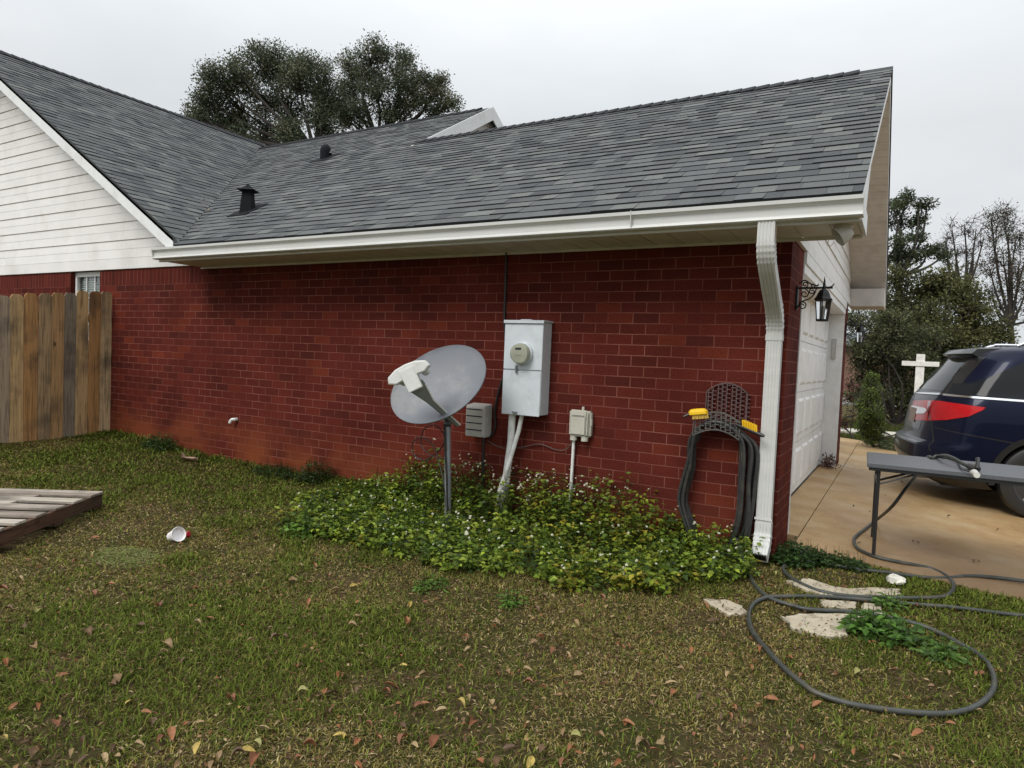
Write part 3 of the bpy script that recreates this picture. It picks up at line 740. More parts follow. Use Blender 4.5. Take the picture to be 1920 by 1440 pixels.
for a in np.linspace(0, 150, 9):     # hood bending over
    ca_, sa_ = math.cos(R(a)), math.sin(R(a)); r = .10 if a < 120 else .10 - .0
    rings.append([T0 @ Vector((-.075 + (.075 + .068 * math.cos(t)) * ca_, .070 * math.sin(t), .09 + (.075 + .068 * math.cos(t)) * sa_)) for t in np.linspace(0, 2 * math.pi, 14, endpoint=False)])
mb.loft(rings[:6]); mb.box(-.20, -.08, -.075, .075, .10, .108, T=T0); mb.build('vent_cap', MAT['vent'], v2)
# ------------------------------------------------------------------ things on and by the wall
V3 = lambda a: Vector(tuple(float(q) for q in a))
def curve(pts, n=8, closed=False):
    """Catmull-Rom through pts"""
    p = [np.array(q, float) for q in pts]; out_ = []
    m = len(p)
    for i in range(m if closed else m - 1):
        if closed: a, b, c, d = p[(i - 1) % m], p[i], p[(i + 1) % m], p[(i + 2) % m]
        else: a, b, c, d = p[max(i - 1, 0)], p[i], p[i + 1], p[min(i + 2, m - 1)]
        for t in np.linspace(0, 1, n, endpoint=False):
            out_.append(.5 * ((2 * b) + (c - a) * t + (2 * a - 5 * b + 4 * c - d) * t * t + (3 * b - a - 3 * c + d) * t ** 3))
    if not closed: out_.append(p[-1])
    return out_
# satellite dish
base = gp(842, 985); by = base[1]
mt = P(839, 792, y=by); DD = float(np.dot(mt - CAM, CC)) - .02
dish = thing('satellite_dish', 'grey oval satellite dish with a white receiver on a steel pole among the weeds', 'satellite dish', tuple(base))
mb = MB(); mb.tube([tuple(base + np.array([0, 0, -.2])), tuple(P(839, 800, y=by))], .026, 16); mb.build('mast', MAT['galv'], dish, smooth=True)
e1 = nrm(.86 * CA + .5 * CB); e2 = nrm(-.5 * CA + .86 * CB); th = R(30)
n_ = math.cos(th) * (-CC) + math.sin(th) * e2; f2 = math.cos(th) * e2 + math.sin(th) * CC
dc = PD(821, 719, DD)
def dpt(r, a, off=0): return dc + e1 * .405 * r * math.cos(a) + f2 * .305 * r * math.sin(a) + n_ * (.055 * (r * r - 1) + off)
mb = MB(); NA_ = 56
rings = [[dpt(r, a) for a in np.linspace(0, 2 * math.pi, NA_, endpoint=False)] for r in (.001, .15, .3, .45, .6, .75, .88, .97)]
rings += [[dpt(1.0, a, o_) for a in np.linspace(0, 2 * math.pi, NA_, endpoint=False)] for o_ in (.002, -.012)]
rings += [[dpt(r, a, -.012) for a in np.linspace(0, 2 * math.pi, NA_, endpoint=False)] for r in (.96, .7, .4, .001)]
mb.loft(rings); mb.build('reflector', MAT['dish'], dish, smooth=True)
mb = MB(); bk = dc - n_ * .09
mb.tube([V3(bk), V3(bk - n_ * .08), V3(P(839, 798, y=by))], .03, 10); mb.build('mount', MAT['galv'], dish, smooth=True)
S0 = PD(858, 797, DD + .02); S1 = PD(806, 752, DD - .22); S2 = PD(785, 728, DD - .31)
def oriented(c, u, v, hw, hh): return [c + u * hw * a + v * hh * b for a, b in ((-1, -1), (1, -1), (1, 1), (-1, 1))]
ax_ = nrm(S2 - S0); su = nrm(np.cross(ax_, n_)); sv = np.cross(su, ax_)
mb = MB(); mb.loft([oriented(S0, su, sv, .016, .022), oriented(S1, su, sv, .022, .024), oriented(S2, su, sv, .055, .03), oriented(S2 + ax_ * .04, su, sv, .06, .03)])
mb.build('feed_arm', MAT['lnb_dark'], dish, bevel=.004)
mb = MB(); mb.loft([oriented(S0 + sv * .024 + su * .012, su, sv, .006, .003), oriented(S1 + sv * .027 + su * .02, su, sv, .005, .003), oriented(S2 + sv * .033 + su * .05, su, sv, .005, .003)]); mb.build('arm_edge', MAT['lnb'], dish)
Lc = PD(768, 703, DD - .36); lu = nrm(.9 * CA + .43 * CB); lv = nrm(-.43 * CA + .9 * CB); lw = -CC
TL = Matrix(((lu[0], lv[0], lw[0], Lc[0]), (lu[1], lv[1], lw[1], Lc[1]), (lu[2], lv[2], lw[2], Lc[2]), (0, 0, 0, 1)))
mb = MB()
def rbox(mb, x0, x1, y0, y1, z0, z1, T): mb.box(x0, x1, y0, y1, z0, z1, T=T)
# curved wide head
prof = [(-.165, .00), (-.150, .045), (-.08, .075), (.0, .082), (.08, .075), (.150, .045), (.165, .00), (.12, -.025), (.05, -.02), (-.05, -.02), (-.12, -.025)]
mb.loft([[TL @ Vector((x, y, z)) for x, y in prof] for z in (-.06, .02)] + [[TL @ Vector((x * .93, y * .9 + .002, .035)) for x, y in prof]])
lnb = mb.build('receiver_head', MAT['lnb'], dish, bevel=.004)
mb = MB()
mb.loft([[TL @ Vector((x, y, z)) for x, y in ((-.052, -.12), (.05, -.12), (.058, .05), (-.058, .05))] for z in (-.055, .045)]); mb.build('receiver_body', MAT['lnb'], dish, bevel=.006)
for k, (uu, vv) in enumerate(((.10, .01), (-.10, .0))):
    q = TL @ Vector((uu, vv, -.05)); d = (V3(dc) - q).normalized()
    mb = MB(); mb.tube([q, q + d * .04, q + d * .045, q + d * .075], [.026, .026, .033, .033], 16); mb.build('feed_horn', MAT['lnb'], dish, smooth=True)
# coax with its two loops
mb = MB(); lp = []
q0 = P(835, 800, y=by - .03)
pts = [q0, P(836, 850, y=by - .03), P(832, 860, y=by + .05), P(812, 856, y=by + .08), P(790, 835, y=by + .1), P(795, 805, y=by + .1), P(815, 797, y=by + .1), P(832, 815, y=by + .08), P(829, 838, y=by + .08), P(800, 862, y=by + .1), P(778, 855, y=by + .1), P(773, 832, y=by + .1), P(790, 820, y=by + .1), P(812, 835, y=by + .06), P(824, 870, y=by + .03), P(833, 910, y=by - .02), P(836, 960, y=by - .02), base + np.array([-.04, 0, .0])]
mb.tube(curve(pts, 6), .0045, 6); mb.tube([P(833, 795, y=by - .03), P(835, 850, y=by - .035), P(838, 900, y=by - .04), P(839, 965, y=by - .04)], .008, 6); mb.build('coax_cable', MAT['cable'], dish, smooth=True)

# electric meter cabinet
mx0, mx1, mz0, mz1 = -2.140, -1.785, .845, 1.590
met = thing('electric_meter_cabinet', 'tall grey steel electric meter cabinet with a round dial on the brick wall', 'meter box', (-1.96, 0, .845))
mb = MB(); mb.box(mx0 + .004, mx1 - .004, -.150, -.002, mz0, mz1); mb.build('cabinet', MAT['meter_grey'], met, bevel=.004)
mb = MB(); mb.box(mx0 - .006, mx1 + .010, -.172, -.001, mz1 + .001, mz1 + .016); mb.box(mx0 - .006, mx1 + .010, -.175, -.171, mz1 - .012, mz1 + .016); mb.box(-2.02, -1.92, -.12, -.05, mz1 + .016, mz1 + .024); mb.build('lid', MAT['meter_grey'], met, bevel=.002)
mb = MB(); mb.box(mx0, mx1 - .001, -.160, -.151, 1.205, mz1 - .001); mb.build('upper_cover', MAT['meter_grey'], met, bevel=.003)
mb = MB(); mb.box(mx0 - .003, mx1 - .006, -.157, -.151, mz0 - .01, 1.197); mb.build('lower_cover', MAT['meter_grey'], met, bevel=.003)
c = P(980, 663, y=-.17)
TM = Matrix.Translation(V3(c)) @ Matrix.Rotation(R(90), 4, 'X')
mb = MB(); mb.lathe([(.092, -.01), (.092, .012), (.084, .018), (.084, .022)], 40, TM); mb.build('meter_ring', MAT['meter_grey'], met, smooth=True)
mb = MB(); mb.lathe([(.080, .02), (.080, .045), (.074, .062), (.001, .065)], 40, TM)
mt_ = mb.build('meter', M('pale_meter_body', (.62, .60, .46), .35, var=.1), met, smooth=True)
mb = MB(); mb.box(c[0] - .032, c[0] + .022, -.2365, -.2355, c[2] + .028, c[2] + .045); mb.build('display', MAT['slot'], mt_)
mb = MB(); mb.box(c[0] - .03, c[0] + .02, -.2365, -.2355, c[2] - .02, c[2] - .012); mb.build('nameplate', MAT['greybox'], mt_)
mb = MB(); mb.lathe([(.083, .019), (.083, .048), (.076, .070), (.0, .073)], 40, TM); mb.build('glass_cover', MAT['glass'], mt_, smooth=True)
q = P(969, 692, y=-.16); mb = MB(); mb.box(q[0] - .008, q[0] + .008, -.178, -.16, q[2] - .03, q[2] + .03); mb.box(q[0] - .014, q[0] + .014, -.172, -.161, q[2] - .006, q[2] + .008); mb.build('latch', MAT['galv'], met, bevel=.002)
mb = MB(); mb.box(q[0] - .02, q[0] + .02, -.176, -.158, .85, .862); mb.build('lower_latch', MAT['galv'], met)
mb = MB(); g0 = float(gz(-2.12, -.2)); mb.tube([(-2.078, -.085, .85), (-2.082, -.085, .6), (-2.10, -.10, .35), (-2.125, -.12, g0 - .05)], .031, 14); mb.build('conduit', MAT['pvc'], met, smooth=True)
mb = MB(); mb.tube([(-1.985, -.085, .85), (-2.01, -.09, .7), (-2.06, -.13, .45), (-2.11, -.19, .2), (-2.13, -.21, g0 - .05)], .019, 12); mb.build('conduit', MAT['pvc'], met, smooth=True)

# louvred phone box
tb = thing('phone_junction_box', 'small grey ribbed plastic box left of the meter cabinet on the brick wall', 'utility box', (-2.42, 0, .62))
mb = MB(); mb.loft([[(-2.515, -.01, .615), (-2.322, -.01, .615), (-2.322, -.01, .895), (-2.515, -.01, .895)], [(-2.518, -.115, .612), (-2.325, -.115, .612), (-2.325, -.115, .88), (-2.518, -.115, .88)], [(-2.508, -.135, .622), (-2.335, -.135, .622), (-2.335, -.135, .868), (-2.508, -.135, .868)]]); mb.build('housing', MAT['greybox'], tb, bevel=.005)
mb = MB()
for k in range(4):
    z = .842 - k * .058; mb.prism([(-.1345, z + .004), (-.144, z - .003), (-.1345, z - .05)], 'x', -2.502, -2.341)
mb.build('louvre_ribs', MAT['greybox'], tb)
mb = MB()
for k in range(0, 4): mb.box(-2.50, -2.343, -.1455, -.1350, .8455 - k * .058, .8520 - k * .058)
mb.build('louvre_gaps', MAT['slot'], tb)
mb = MB(); mb.box(-2.325, -2.317, -.09, -.05, .74, .78); mb.build('hasp', MAT['greybox'], tb, bevel=.002)
mb = MB(); mb.tube([(-2.36, -.07, .62), (-2.36, -.06, .35), (-2.35, -.06, .0)], .012, 8); mb.build('stub_pipe', MAT['black'], tb)

# beige box with pvc conduit
ub = thing('utility_box', 'small beige plastic utility box right of the meter cabinet on the brick wall', 'utility box', (-1.48, 0, .70))
mb = MB(); mb.box(-1.565, -1.388, -.06, -.002, .700, .905); mb.build('back_case', MAT['beige'], ub, bevel=.012)
mb = MB(); mb.box(-1.560, -1.405, -.088, -.061, .705, .912); cvr = mb.build('cover', MAT['beige'], ub, bevel=.012)
mb = MB(); mb.box(-1.545, -1.42, -.0925, -.088, .72, .86); mb.box(-1.535, -1.43, -.095, -.088, .868, .88); mb.build('cover_panel', MAT['beige'], ub, bevel=.004)
mb = MB(); mb.box(-1.392, -1.378, -.06, -.03, .79, .84); mb.build('side_latch', MAT['beige'], ub, bevel=.003)
mb = MB(); mb.box(-1.485, -1.465, -.02, -.006, .903, .935); mb.build('mounting_ear', MAT['beige'], ub, bevel=.003)
for x in (-1.53, -1.435):
    mb = MB(); mb.tube([(x, -.05, .703), (x, -.05, .668)], .028, 18); mb.build('fitting', MAT['beige'], ub, smooth=True)
mb = MB(); mb.tube([(-1.535, -.035, .67), (-1.54, -.035, .3), (-1.55, -.04, -.05)], .0125, 12); mb.build('conduit', MAT['pvc'], ub, smooth=True)
o = MB(); o.tube(curve([(-2.35, -.03, .58), (-2.2, -.02, .53), (-2.02, -.02, .555), (-1.85, -.02, .60), (-1.7, -.02, .57), (-1.6, -.03, .585), (-1.54, -.04, .66)], 6), .0035, 6)
tag(o.build('thin_wire', MAT['grey_resin'], smooth=True), 'thin sagging wire between the ribbed grey box and the beige box', 'wire')
# service cable from the eave
mb = MB(); mb.tube(curve([(-2.245, -.014, 2.178), (-2.24, -.014, 1.9), (-2.238, -.014, 1.62), (-2.215, -.02, 1.45), (-2.20, -.02, 1.2), (-2.25, -.02, 1.05), (-2.29, -.02, .85), (-2.28, -.02, .7), (-2.33, -.03, .6)], 6), .0105, 8)
tag(mb.build('service_cable', MAT['cable'], smooth=True), 'black cable running down the brick wall from the eave behind the meter cabinet', 'cable')
mb = MB(); p = P(437, 788, y=-.03); p = np.array([p[0], 0, p[2]])
mb.tube(curve([(p[0] + .03, .0, p[2] + .012), (p[0] + .03, -.03, p[2] + .012), (p[0] + .0, -.05, p[2] + .005), (p[0] - .02, -.055, p[2] - .03)], 5), .018, 12)
tag(mb.build('drain_elbow', MAT['pvc'], smooth=True), 'tiny white drain pipe elbow sticking out low on the brick wall', 'pipe')

# ---- wrought wall lanterns
def spiral(c, r0, r1, a0, turns, n=18):
    return [(c[0] + (r0 + (r1 - r0) * k / n) * math.cos(a0 + turns * 2 * math.pi * k / n), 0, c[1] + (r0 + (r1 - r0) * k / n) * math.sin(a0 + turns * 2 * math.pi * k / n)) for k in range(n + 1)]
def lantern(label):
    t = thing('wall_lantern', label, 'lantern', (0, 0, 0), 0, 'lanterns beside the garage door')
    mb = MB(); mb.prism([(-.024, -.085), (.024, -.085), (.03, -.06), (.03, .06), (.024, .085), (-.024, .085), (-.03, .06), (-.03, -.06)], 'x', 0, .014); mb.build('wall_plate', MAT['black'], t, bevel=.003, local=True)
    mb = MB(); mb.tube([(.01, 0, .07), (.235, 0, .07)], .0075, 8); mb.tube([(.20, 0, .07), (.225, 0, .075), (.245, 0, .098)], [.007, .006, .003], 6)
    for c, r0, r1, a0, tr in (((.055, .095), .022, .006, -1.5, 1.2), ((.105, .085), .02, .005, -2.4, 1.1), ((.055, .03), .03, .008, 1.4, -1.3), ((.105, .045), .022, .006, 1.5, 1.2), ((.045, -.055), .03, .008, 2.4, -1.4)):
        mb.tube(spiral(c, r0, r1, a0, tr), .0042, 6)
    mb.tube(curve([(.012, 0, .10), (.05, 0, .125), (.09, 0, .10), (.13, 0, .085), (.145, 0, .095)], 5), .0048, 6)
    mb.tube(curve([(.012, 0, -.075), (.035, 0, -.03), (.09, 0, -.005), (.12, 0, .03), (.13, 0, .068)], 5), .0048, 6)
    mb.build('scroll_bracket', MAT['black'], t, smooth=True, local=True)
    cx = .18; H = lambda r, z: [(cx + r * math.cos(a), r * math.sin(a), z) for a in [math.pi / 3 * k + math.pi / 6 for k in range(6)]]
    mb = MB(); mb.loft([H(.064, -.018), H(.066, -.010), H(.052, .004), H(.042, .030), H(.030, .050), H(.012, .062), H(.010, .09), H(.006, .12), H(.001, .15)]); mb.build('roof', MAT['black'], t, local=True)
    mb = MB(); mb.loft([H(.040, -.165), H(.046, -.160), H(.046, -.152), H(.040, -.15)]); mb.build('base', MAT['black'], t, local=True)
    mb = MB()
    for k in range(6):
        a = math.pi / 3 * k + math.pi / 6; mb.tube([(cx + .055 * math.cos(a), .055 * math.sin(a), -.015), (cx + .040 * math.cos(a), .040 * math.sin(a), -.155)], .0038, 6)
    mb.build('cage', MAT['black'], t, local=True)
    mb = MB(); mb.loft([H(.052, -.018), H(.037, -.152)], cap=False); mb.build('glass', MAT['glass_seed'], t, local=True)
    mb = MB(); mb.tube([(cx, 0, -.15), (cx, 0, -.11)], .008, 8); mb.lathe([(.008, -.11), (.013, -.095), (.011, -.07), (.002, -.055)], 10, Matrix.Translation((cx, 0, 0))); mb.build('candle_bulb', MAT['cream'], t, smooth=True, local=True)
    return t
def dup(root, label=None, **kw):
    r = root.copy(); COL.objects.link(r)
    if label: r['label'] = label
    for ch in list(root.children):
        c_ = ch.copy(); COL.objects.link(c_); c_.parent = r
        for g in ch.children:
            d_ = g.copy(); COL.objects.link(d_); d_.parent = c_
    return r
la = lantern('black scrolled wall lantern nearest the downspout, on the brick return of the garage'); la.location = (.001, .30, 1.812)
lb = dup(la, 'black scrolled wall lantern on the far side of the garage door, against the trees'); lb.location = (.001, 5.03, 1.84)

# keypad on the far reveal
kp = thing('garage_keypad', 'grey garage door keypad on the white door frame', 'keypad', (-.1, 4.733, 1.58))
mb = MB(); mb.box(-.128, -.074, 4.712, 4.7335, 1.445, 1.712); mb.build('case', MAT['greybox'], kp, bevel=.006)
mb = MB(); mb.box(-.122, -.080, 4.7085, 4.7118, 1.60, 1.70); mb.build('sliding_cover', M('light_grey_plastic', (.5, .5, .49), .4), kp, bevel=.003)
# security light under the eave corner
fl = thing('security_light', 'white floodlight shade hanging under the corner of the eave', 'floodlight', (.33, -.38, 2.18))
mb = MB(); mb.lathe([(.055, 0), (.055, -.012), (.03, -.025), (.018, -.03), (.018, -.045)], 24, Matrix.Translation((.335, -.36, 2.180))); mb.build('base', MAT['cream'], fl, smooth=True)
Tf = Matrix.Translation((.34, -.37, 2.135)) @ Matrix.Rotation(R(200), 4, 'Z') @ Matrix.Rotation(R(125), 4, 'Y')
mb = MB(); mb.lathe([(.012, -.045), (.04, -.035), (.056, .0), (.062, .045), (.058, .047), (.05, .0), (.01, -.02)], 28, Tf); mb.build('shade', M('cream_lamp_shade', (.52, .5, .45), .4), fl, smooth=True)
mb = MB(); mb.tube(curve([(.30, -.38, 2.15), (.27, -.40, 2.11), (.255, -.4, 2.07), (.27, -.4, 2.055), (.29, -.39, 2.08)], 5), .002, 5); mb.build('lead_wire', MAT['greybox'], fl)

# ---- hose hanger: back plate and front arch in cast lattice
hh = thing('hose_hanger', 'dark brown lattice hose hanger on the brick wall beside the downspout', 'hose hanger', (-.4, 0, .9))
def lattice(mb, x0, x1, y0, y1, top, bot, st=.026, w=.0032):
    def rim(f_, n=16):
        for k in range(n):
            a, b_ = x0 + (x1 - x0) * k / n, x0 + (x1 - x0) * (k + 1) / n
            mb.loft([[(a, y0, f_(a) - w * 1.5), (a, y1, f_(a) - w * 1.5), (a, y1, f_(a) + w * 1.5), (a, y0, f_(a) + w * 1.5)], [(b_, y0, f_(b_) - w * 1.5), (b_, y1, f_(b_) - w * 1.5), (b_, y1, f_(b_) + w * 1.5), (b_, y0, f_(b_) + w * 1.5)]])
    rim(top); rim(bot)
    for x in (x0, x1): mb.box(x - w, x + w, y0, y1, bot(x), top(x))
    k = 0; x = x0 + st * .5
    while x < x1 - .004:
        mb.box(x - w, x + w, y0 + .001, y1 - .001, bot(x), top(x))
        z = math.floor(bot(x) / st) * st + (st * .5 if k % 2 else 0)
        while z < top(x):
            if z > bot(x) + .004: mb.box(x - st * .28, x + st * .78 + .001 * (k % 3), y0 + .0015, y1 - .0015, z - w, z + w)
            z += st
        k += 1; x += st
        if k % 3 == 2: x += st * .25
ax0, ax1 = -.515, -.232; am = (ax0 + ax1) / 2
mb = MB(); lattice(mb, ax0, ax1, -.024, -.012, lambda x: 1.118 + .066 * (1 - ((x - am) / .1415) ** 2), lambda x: .885, st=.030, w=.0030)
mb.build('back_plate', MAT['brown_iron'], hh)
fy = -.135; pl = P(1300, 800, y=fy); pr_ = P(1387, 800, y=fy); bx0, bx1 = float(pl[0]), float(pr_[0]); bm_ = (bx0 + bx1) / 2; hw = (bx1 - bx0) / 2
zt = float(P(1350, 773, y=fy)[2]); zbm = float(P(1345, 806, y=fy)[2]); ze = float(P(1300, 786, y=fy)[2]); zl = float(P(1302, 817, y=fy)[2])
mb = MB(); lattice(mb, bx0, bx1, fy - .007, fy + .005, lambda x: zt - (zt - ze) * ((x - bm_) / hw) ** 2, lambda x: zbm - (zbm - zl) * ((x - bm_) / hw) ** 2, st=.032, w=.0028)
mb.build('front_plate', MAT['grey_resin'], hh)
mb = MB(); n = 18; rings = []
for k in range(n + 1):
    a = math.pi * k / n; rings.append([(bm_ - (hw - .012) * math.cos(a), y, zbm - .045 + .075 * math.sin(a) + o_) for y, o_ in ((fy + .006, 0), (-.026, .0), (-.026, .006), (fy + .006, .006))])
mb.loft(rings); mb.build('saddle', MAT['grey_resin'], hh)
# coiled hose on the hanger
mb = MB(); pts = []; NL = 10
for k in range(NL):
    jx = rng.rand() * .02; y = -.040 - .0095 * k; outr = hw * .92 + .004 * (k % 3); zt_ = zbm + .03 + .006 * (k % 2); zb_ = [.02, .08, -.02, .05, .0, .09, -.04, .03, -.01, .06][k]
    lx = bm_ - outr - .012 * (k % 4); rx = bm_ + outr + .125 * ((k * 7 % NL) / NL) + .01 * rng.rand()
    pts += [(lx, y, zt_ - .13), (bm_ - outr * .75, y, zt_ - .02), (bm_, y, zt_ + .018), (bm_ + outr * .75, y, zt_ - .02), (rx, y, zt_ - .13), (rx + .01 * rng.rand(), y - .005, .5), (rx - .015 + .03 * rng.rand(), y - .02 * rng.rand(), .25), (rx - .05, y, zb_ + .02),
            (bm_ + .03, y - .01, zb_ - .07), (lx + .06, y - .0, zb_ - .02), (lx + .0, y, .16), (lx - .045 - .03 * rng.rand(), y, .33), (lx - .02, y, .55)]
mb.tube(curve(pts, 5), .0125, 8)
tag(mb.build('coiled_hose', MAT['rubber'], smooth=True), 'black rubber hose coiled over the brown lattice hanger', 'hose')
# brushes stuck in the coil
b1 = thing('scrub_brush', 'yellow scrub brush lying bristles down on the left end of the hose hanger', 'brush', tuple(P(1308, 776, y=-.15)), group='yellow brushes on the hose hanger')
q = P(1309, 774, y=-.15); Tb = Matrix.Translation(V3(q)) @ Matrix.Rotation(R(-8), 4, 'Y') @ Matrix.Rotation(R(25), 4, 'Z')
mb = MB(); mb.loft([[Tb @ Vector((x * k, y * k, z)) for x, y in ((-.065, -.025), (-.045, -.04), (.045, -.04), (.065, -.02), (.065, .02), (.045, .035), (-.045, .035), (-.065, .02))] for k, z in ((1, -.012), (1.0, .008), (.8, .026), (.5, .03))]); mb.build('head', MAT['yellow'], b1, bevel=.003)
mb = MB()
for i in range(14):
    for j in range(4):
        x, y = -.05 + .1 * i / 13 + .01, -.026 + .05 * j / 3; mb.tube([Tb @ Vector((x, y, -.01)), Tb @ Vector((x + .006 * (rng.rand() - .5), y, -.042))], .0028, 4)
mb.build('bristles', M('pale_yellow_bristle', (.75, .50, .10), .6), b1)
mb = MB(); mb.tube([Tb @ Vector((-.06, .0, -.004)), Tb @ Vector((-.10, .01, -.02))], .008, 8); mb.build('handle', MAT['blackplastic'], b1, smooth=True)
b2 = thing('scrub_brush', 'yellow brush with black handle resting bristles up against the downspout', 'brush', tuple(P(1415, 806, y=-.16)), group='yellow brushes on the hose hanger')
h0, h1 = V3(P(1388, 799, y=-.15)), V3(P(1433, 818, y=-.19)); dv = (h1 - h0).normalized()
mb = MB(); mb.tube([h0 - dv * .03, h0, h0 + dv * .10, h1 - dv * .02, h1], [.010, .013, .0135, .013, .009], 12); mb.build('handle', MAT['blackplastic'], b2, smooth=True)
mb = MB()
for i in range(9):
    for j in range(3):
        q = h0 + dv * (.022 + .0125 * i) + Vector((0, -.012 + .012 * j, .008)); mb.tube([q, q + Vector((-.006, 0, .042 + .006 * rng.rand()))], .0042, 5)
mb.build('bristles', MAT['yellow'], b2)

# ------------------------------------------------------------------ fence
ft = lambda y: 1.938 + (P(0, 554, x=-8.15)[2] - 1.938) * (-y / 1.24) if y > -1.4 else float(P(0, 554, x=-8.15)[2])
fence = thing('wooden_fence', 'weathered cedar privacy fence of dog-eared pickets meeting the brick wall', 'fence', (-8.15, -1, 0))
WOODC = [(.40, .24, .11), (.37, .25, .135), (.50, .33, .16), (.24, .195, .145), (.40, .215, .085), (.55, .39, .22), (.34, .26, .18)]
def woodmat(name, col, stretch, grain=48, dark=.62, knots=True):
    m, t, b = newmat(name); l = t.links.new
    tc0 = nn(t, 'ShaderNodeTexCoord'); oi = nn(t, 'ShaderNodeObjectInfo'); rs_ = nn(t, 'ShaderNodeMath', operation='MULTIPLY'); rs_.inputs[1].default_value = 37; l(oi.outputs['Random'], rs_.inputs[0])
    tc = nn(t, 'ShaderNodeVectorMath', operation='ADD'); l(tc0.outputs['Object'], tc.inputs[0]); l(rs_.outputs[0], tc.inputs[1])
    mp = nn(t, 'ShaderNodeMapping'); mp.inputs['Scale'].default_value = stretch; l(tc.outputs[0], mp.inputs[0])
    nz = nn(t, 'ShaderNodeTexNoise'); nz.inputs['Scale'].default_value = grain; nz.inputs['Detail'].default_value = 8; nz.inputs['Roughness'].default_value = .65; nz.inputs['Distortion'].default_value = .6; l(mp.outputs[0], nz.inputs[0])
    cr = nn(t, 'ShaderNodeValToRGB'); e = cr.color_ramp.elements; c = np.array(col)
    e[0].position = .32; e[0].color = (*(c * (1 - dark)), 1); e[1].position = .68; e[1].color = (*(c * 1.25), 1); q = e.new(.5); q.color = (*c, 1); l(nz.outputs[0], cr.inputs[0])
    n2 = nn(t, 'ShaderNodeTexNoise'); n2.inputs['Scale'].default_value = 2.5; n2.inputs['Detail'].default_value = 5; l(tc.outputs[0], n2.inputs[0])
    r2 = nn(t, 'ShaderNodeMapRange'); r2.inputs['From Min'].default_value = .5; r2.inputs['From Max'].default_value = .68; r2.inputs['To Max'].default_value = .65; l(n2.outputs[0], r2.inputs[0])
    mx = nn(t, 'ShaderNodeMix', data_type='RGBA'); l(r2.outputs[0], mx.inputs[0]); l(cr.outputs[0], mx.inputs[6]); mx.inputs[7].default_value = (.055, .045, .038, 1)
    cur = mx.outputs[2]
    if knots:
        vo = nn(t, 'ShaderNodeTexVoronoi'); vo.inputs['Scale'].default_value = 4.5; mk = nn(t, 'ShaderNodeMapping'); mk.inputs['Scale'].default_value = tuple(1 if s_ > .5 else .55 for s_ in stretch); l(tc.outputs[0], mk.inputs[0]); l(mk.outputs[0], vo.inputs[0])
        kr = nn(t, 'ShaderNodeMapRange'); kr.inputs['From Min'].default_value = .04; kr.inputs['From Max'].default_value = .10; kr.inputs['To Min'].default_value = .85; kr.inputs['To Max'].default_value = 0; l(vo.outputs['Distance'], kr.inputs[0])
        m2 = nn(t, 'ShaderNodeMix', data_type='RGBA'); l(kr.outputs[0], m2.inputs[0]); l(cur, m2.inputs[6]); m2.inputs[7].default_value = (.05, .025, .012, 1); cur = m2.outputs[2]
    l(cur, b.inputs['Base Color']); b.inputs['Roughness'].default_value = .8; b.inputs['Specular IOR Level'].default_value = .2
    bp = nn(t, 'ShaderNodeBump'); bp.inputs['Strength'].default_value = .5; bp.inputs['Distance'].default_value = .004; l(nz.outputs[0], bp.inputs['Height']); l(bp.outputs[0], b.inputs['Normal'])
    return m
WM = [woodmat('cedar_picket', c, (1, 1, .05)) for c in WOODC]
y = -.012; k = 0; order = [5, 4, 2, 3, 0, 1, 4, 2, 6, 0, 3, 1, 4, 2, 0, 5, 1, 0, 6, 2, 3]
while y > -2.9:
    w_ = .138; g0 = float(gz(-8.15, y)) + .01; tz = ft(y) - .008 + .030 * (rng.rand() - .5); x = -8.15 + .012 * (rng.rand() - .5); tilt = .016 * (rng.rand() - .5)
    mb = MB(); poly = [(0, g0), (-w_, g0), (-w_ + tilt, tz - .035), (-w_ + .028 + tilt, tz), (-.028 + tilt, tz), (tilt, tz - .035)]
    mb.prism([(p_[0], p_[1]) for p_ in poly], 'x', 0, .017)
    for v in range(len(mb.v)): mb.v[v] = (mb.v[v][0], mb.v[v][1], mb.v[v][2])
    pk = mb.build('picket', WM[order[k % len(order)]], fence, bevel=.0015, local=True); pk.location = (x + 8.15, y + 1, 0)
    y -= w_ + .004; k += 1
for z in (.45, 1.05, 1.52):
    mb = MB(); mb.box(-8.2, -8.155, -2.9, -.01, z, z + .09); mb.build('rail', WM[1], fence)
mb = MB(); mb.box(-8.29, -8.20, -2.6, -2.51, -.1, 1.70); mb.build('post', WM[3], fence)

# ------------------------------------------------------------------ pallet
zc = .075; c0 = P(194, 921, z=zc); c1 = P(0, 992, z=zc); ang = math.atan2(c1[1] - c0[1], c1[0] - c0[0])
pal = thing('wooden_pallet', 'weathered grey wooden pallet lying on the lawn near the fence', 'pallet', (c0[0], c0[1], zc - .125), ang)
PM = [woodmat('pallet_board', c, (1, .05, 1), knots=False) for c in ((.36, .31, .26), (.27, .225, .185), (.43, .385, .32))]; PD_ = woodmat('pallet_stringer', (.10, .055, .035), (.06, 1, 1))
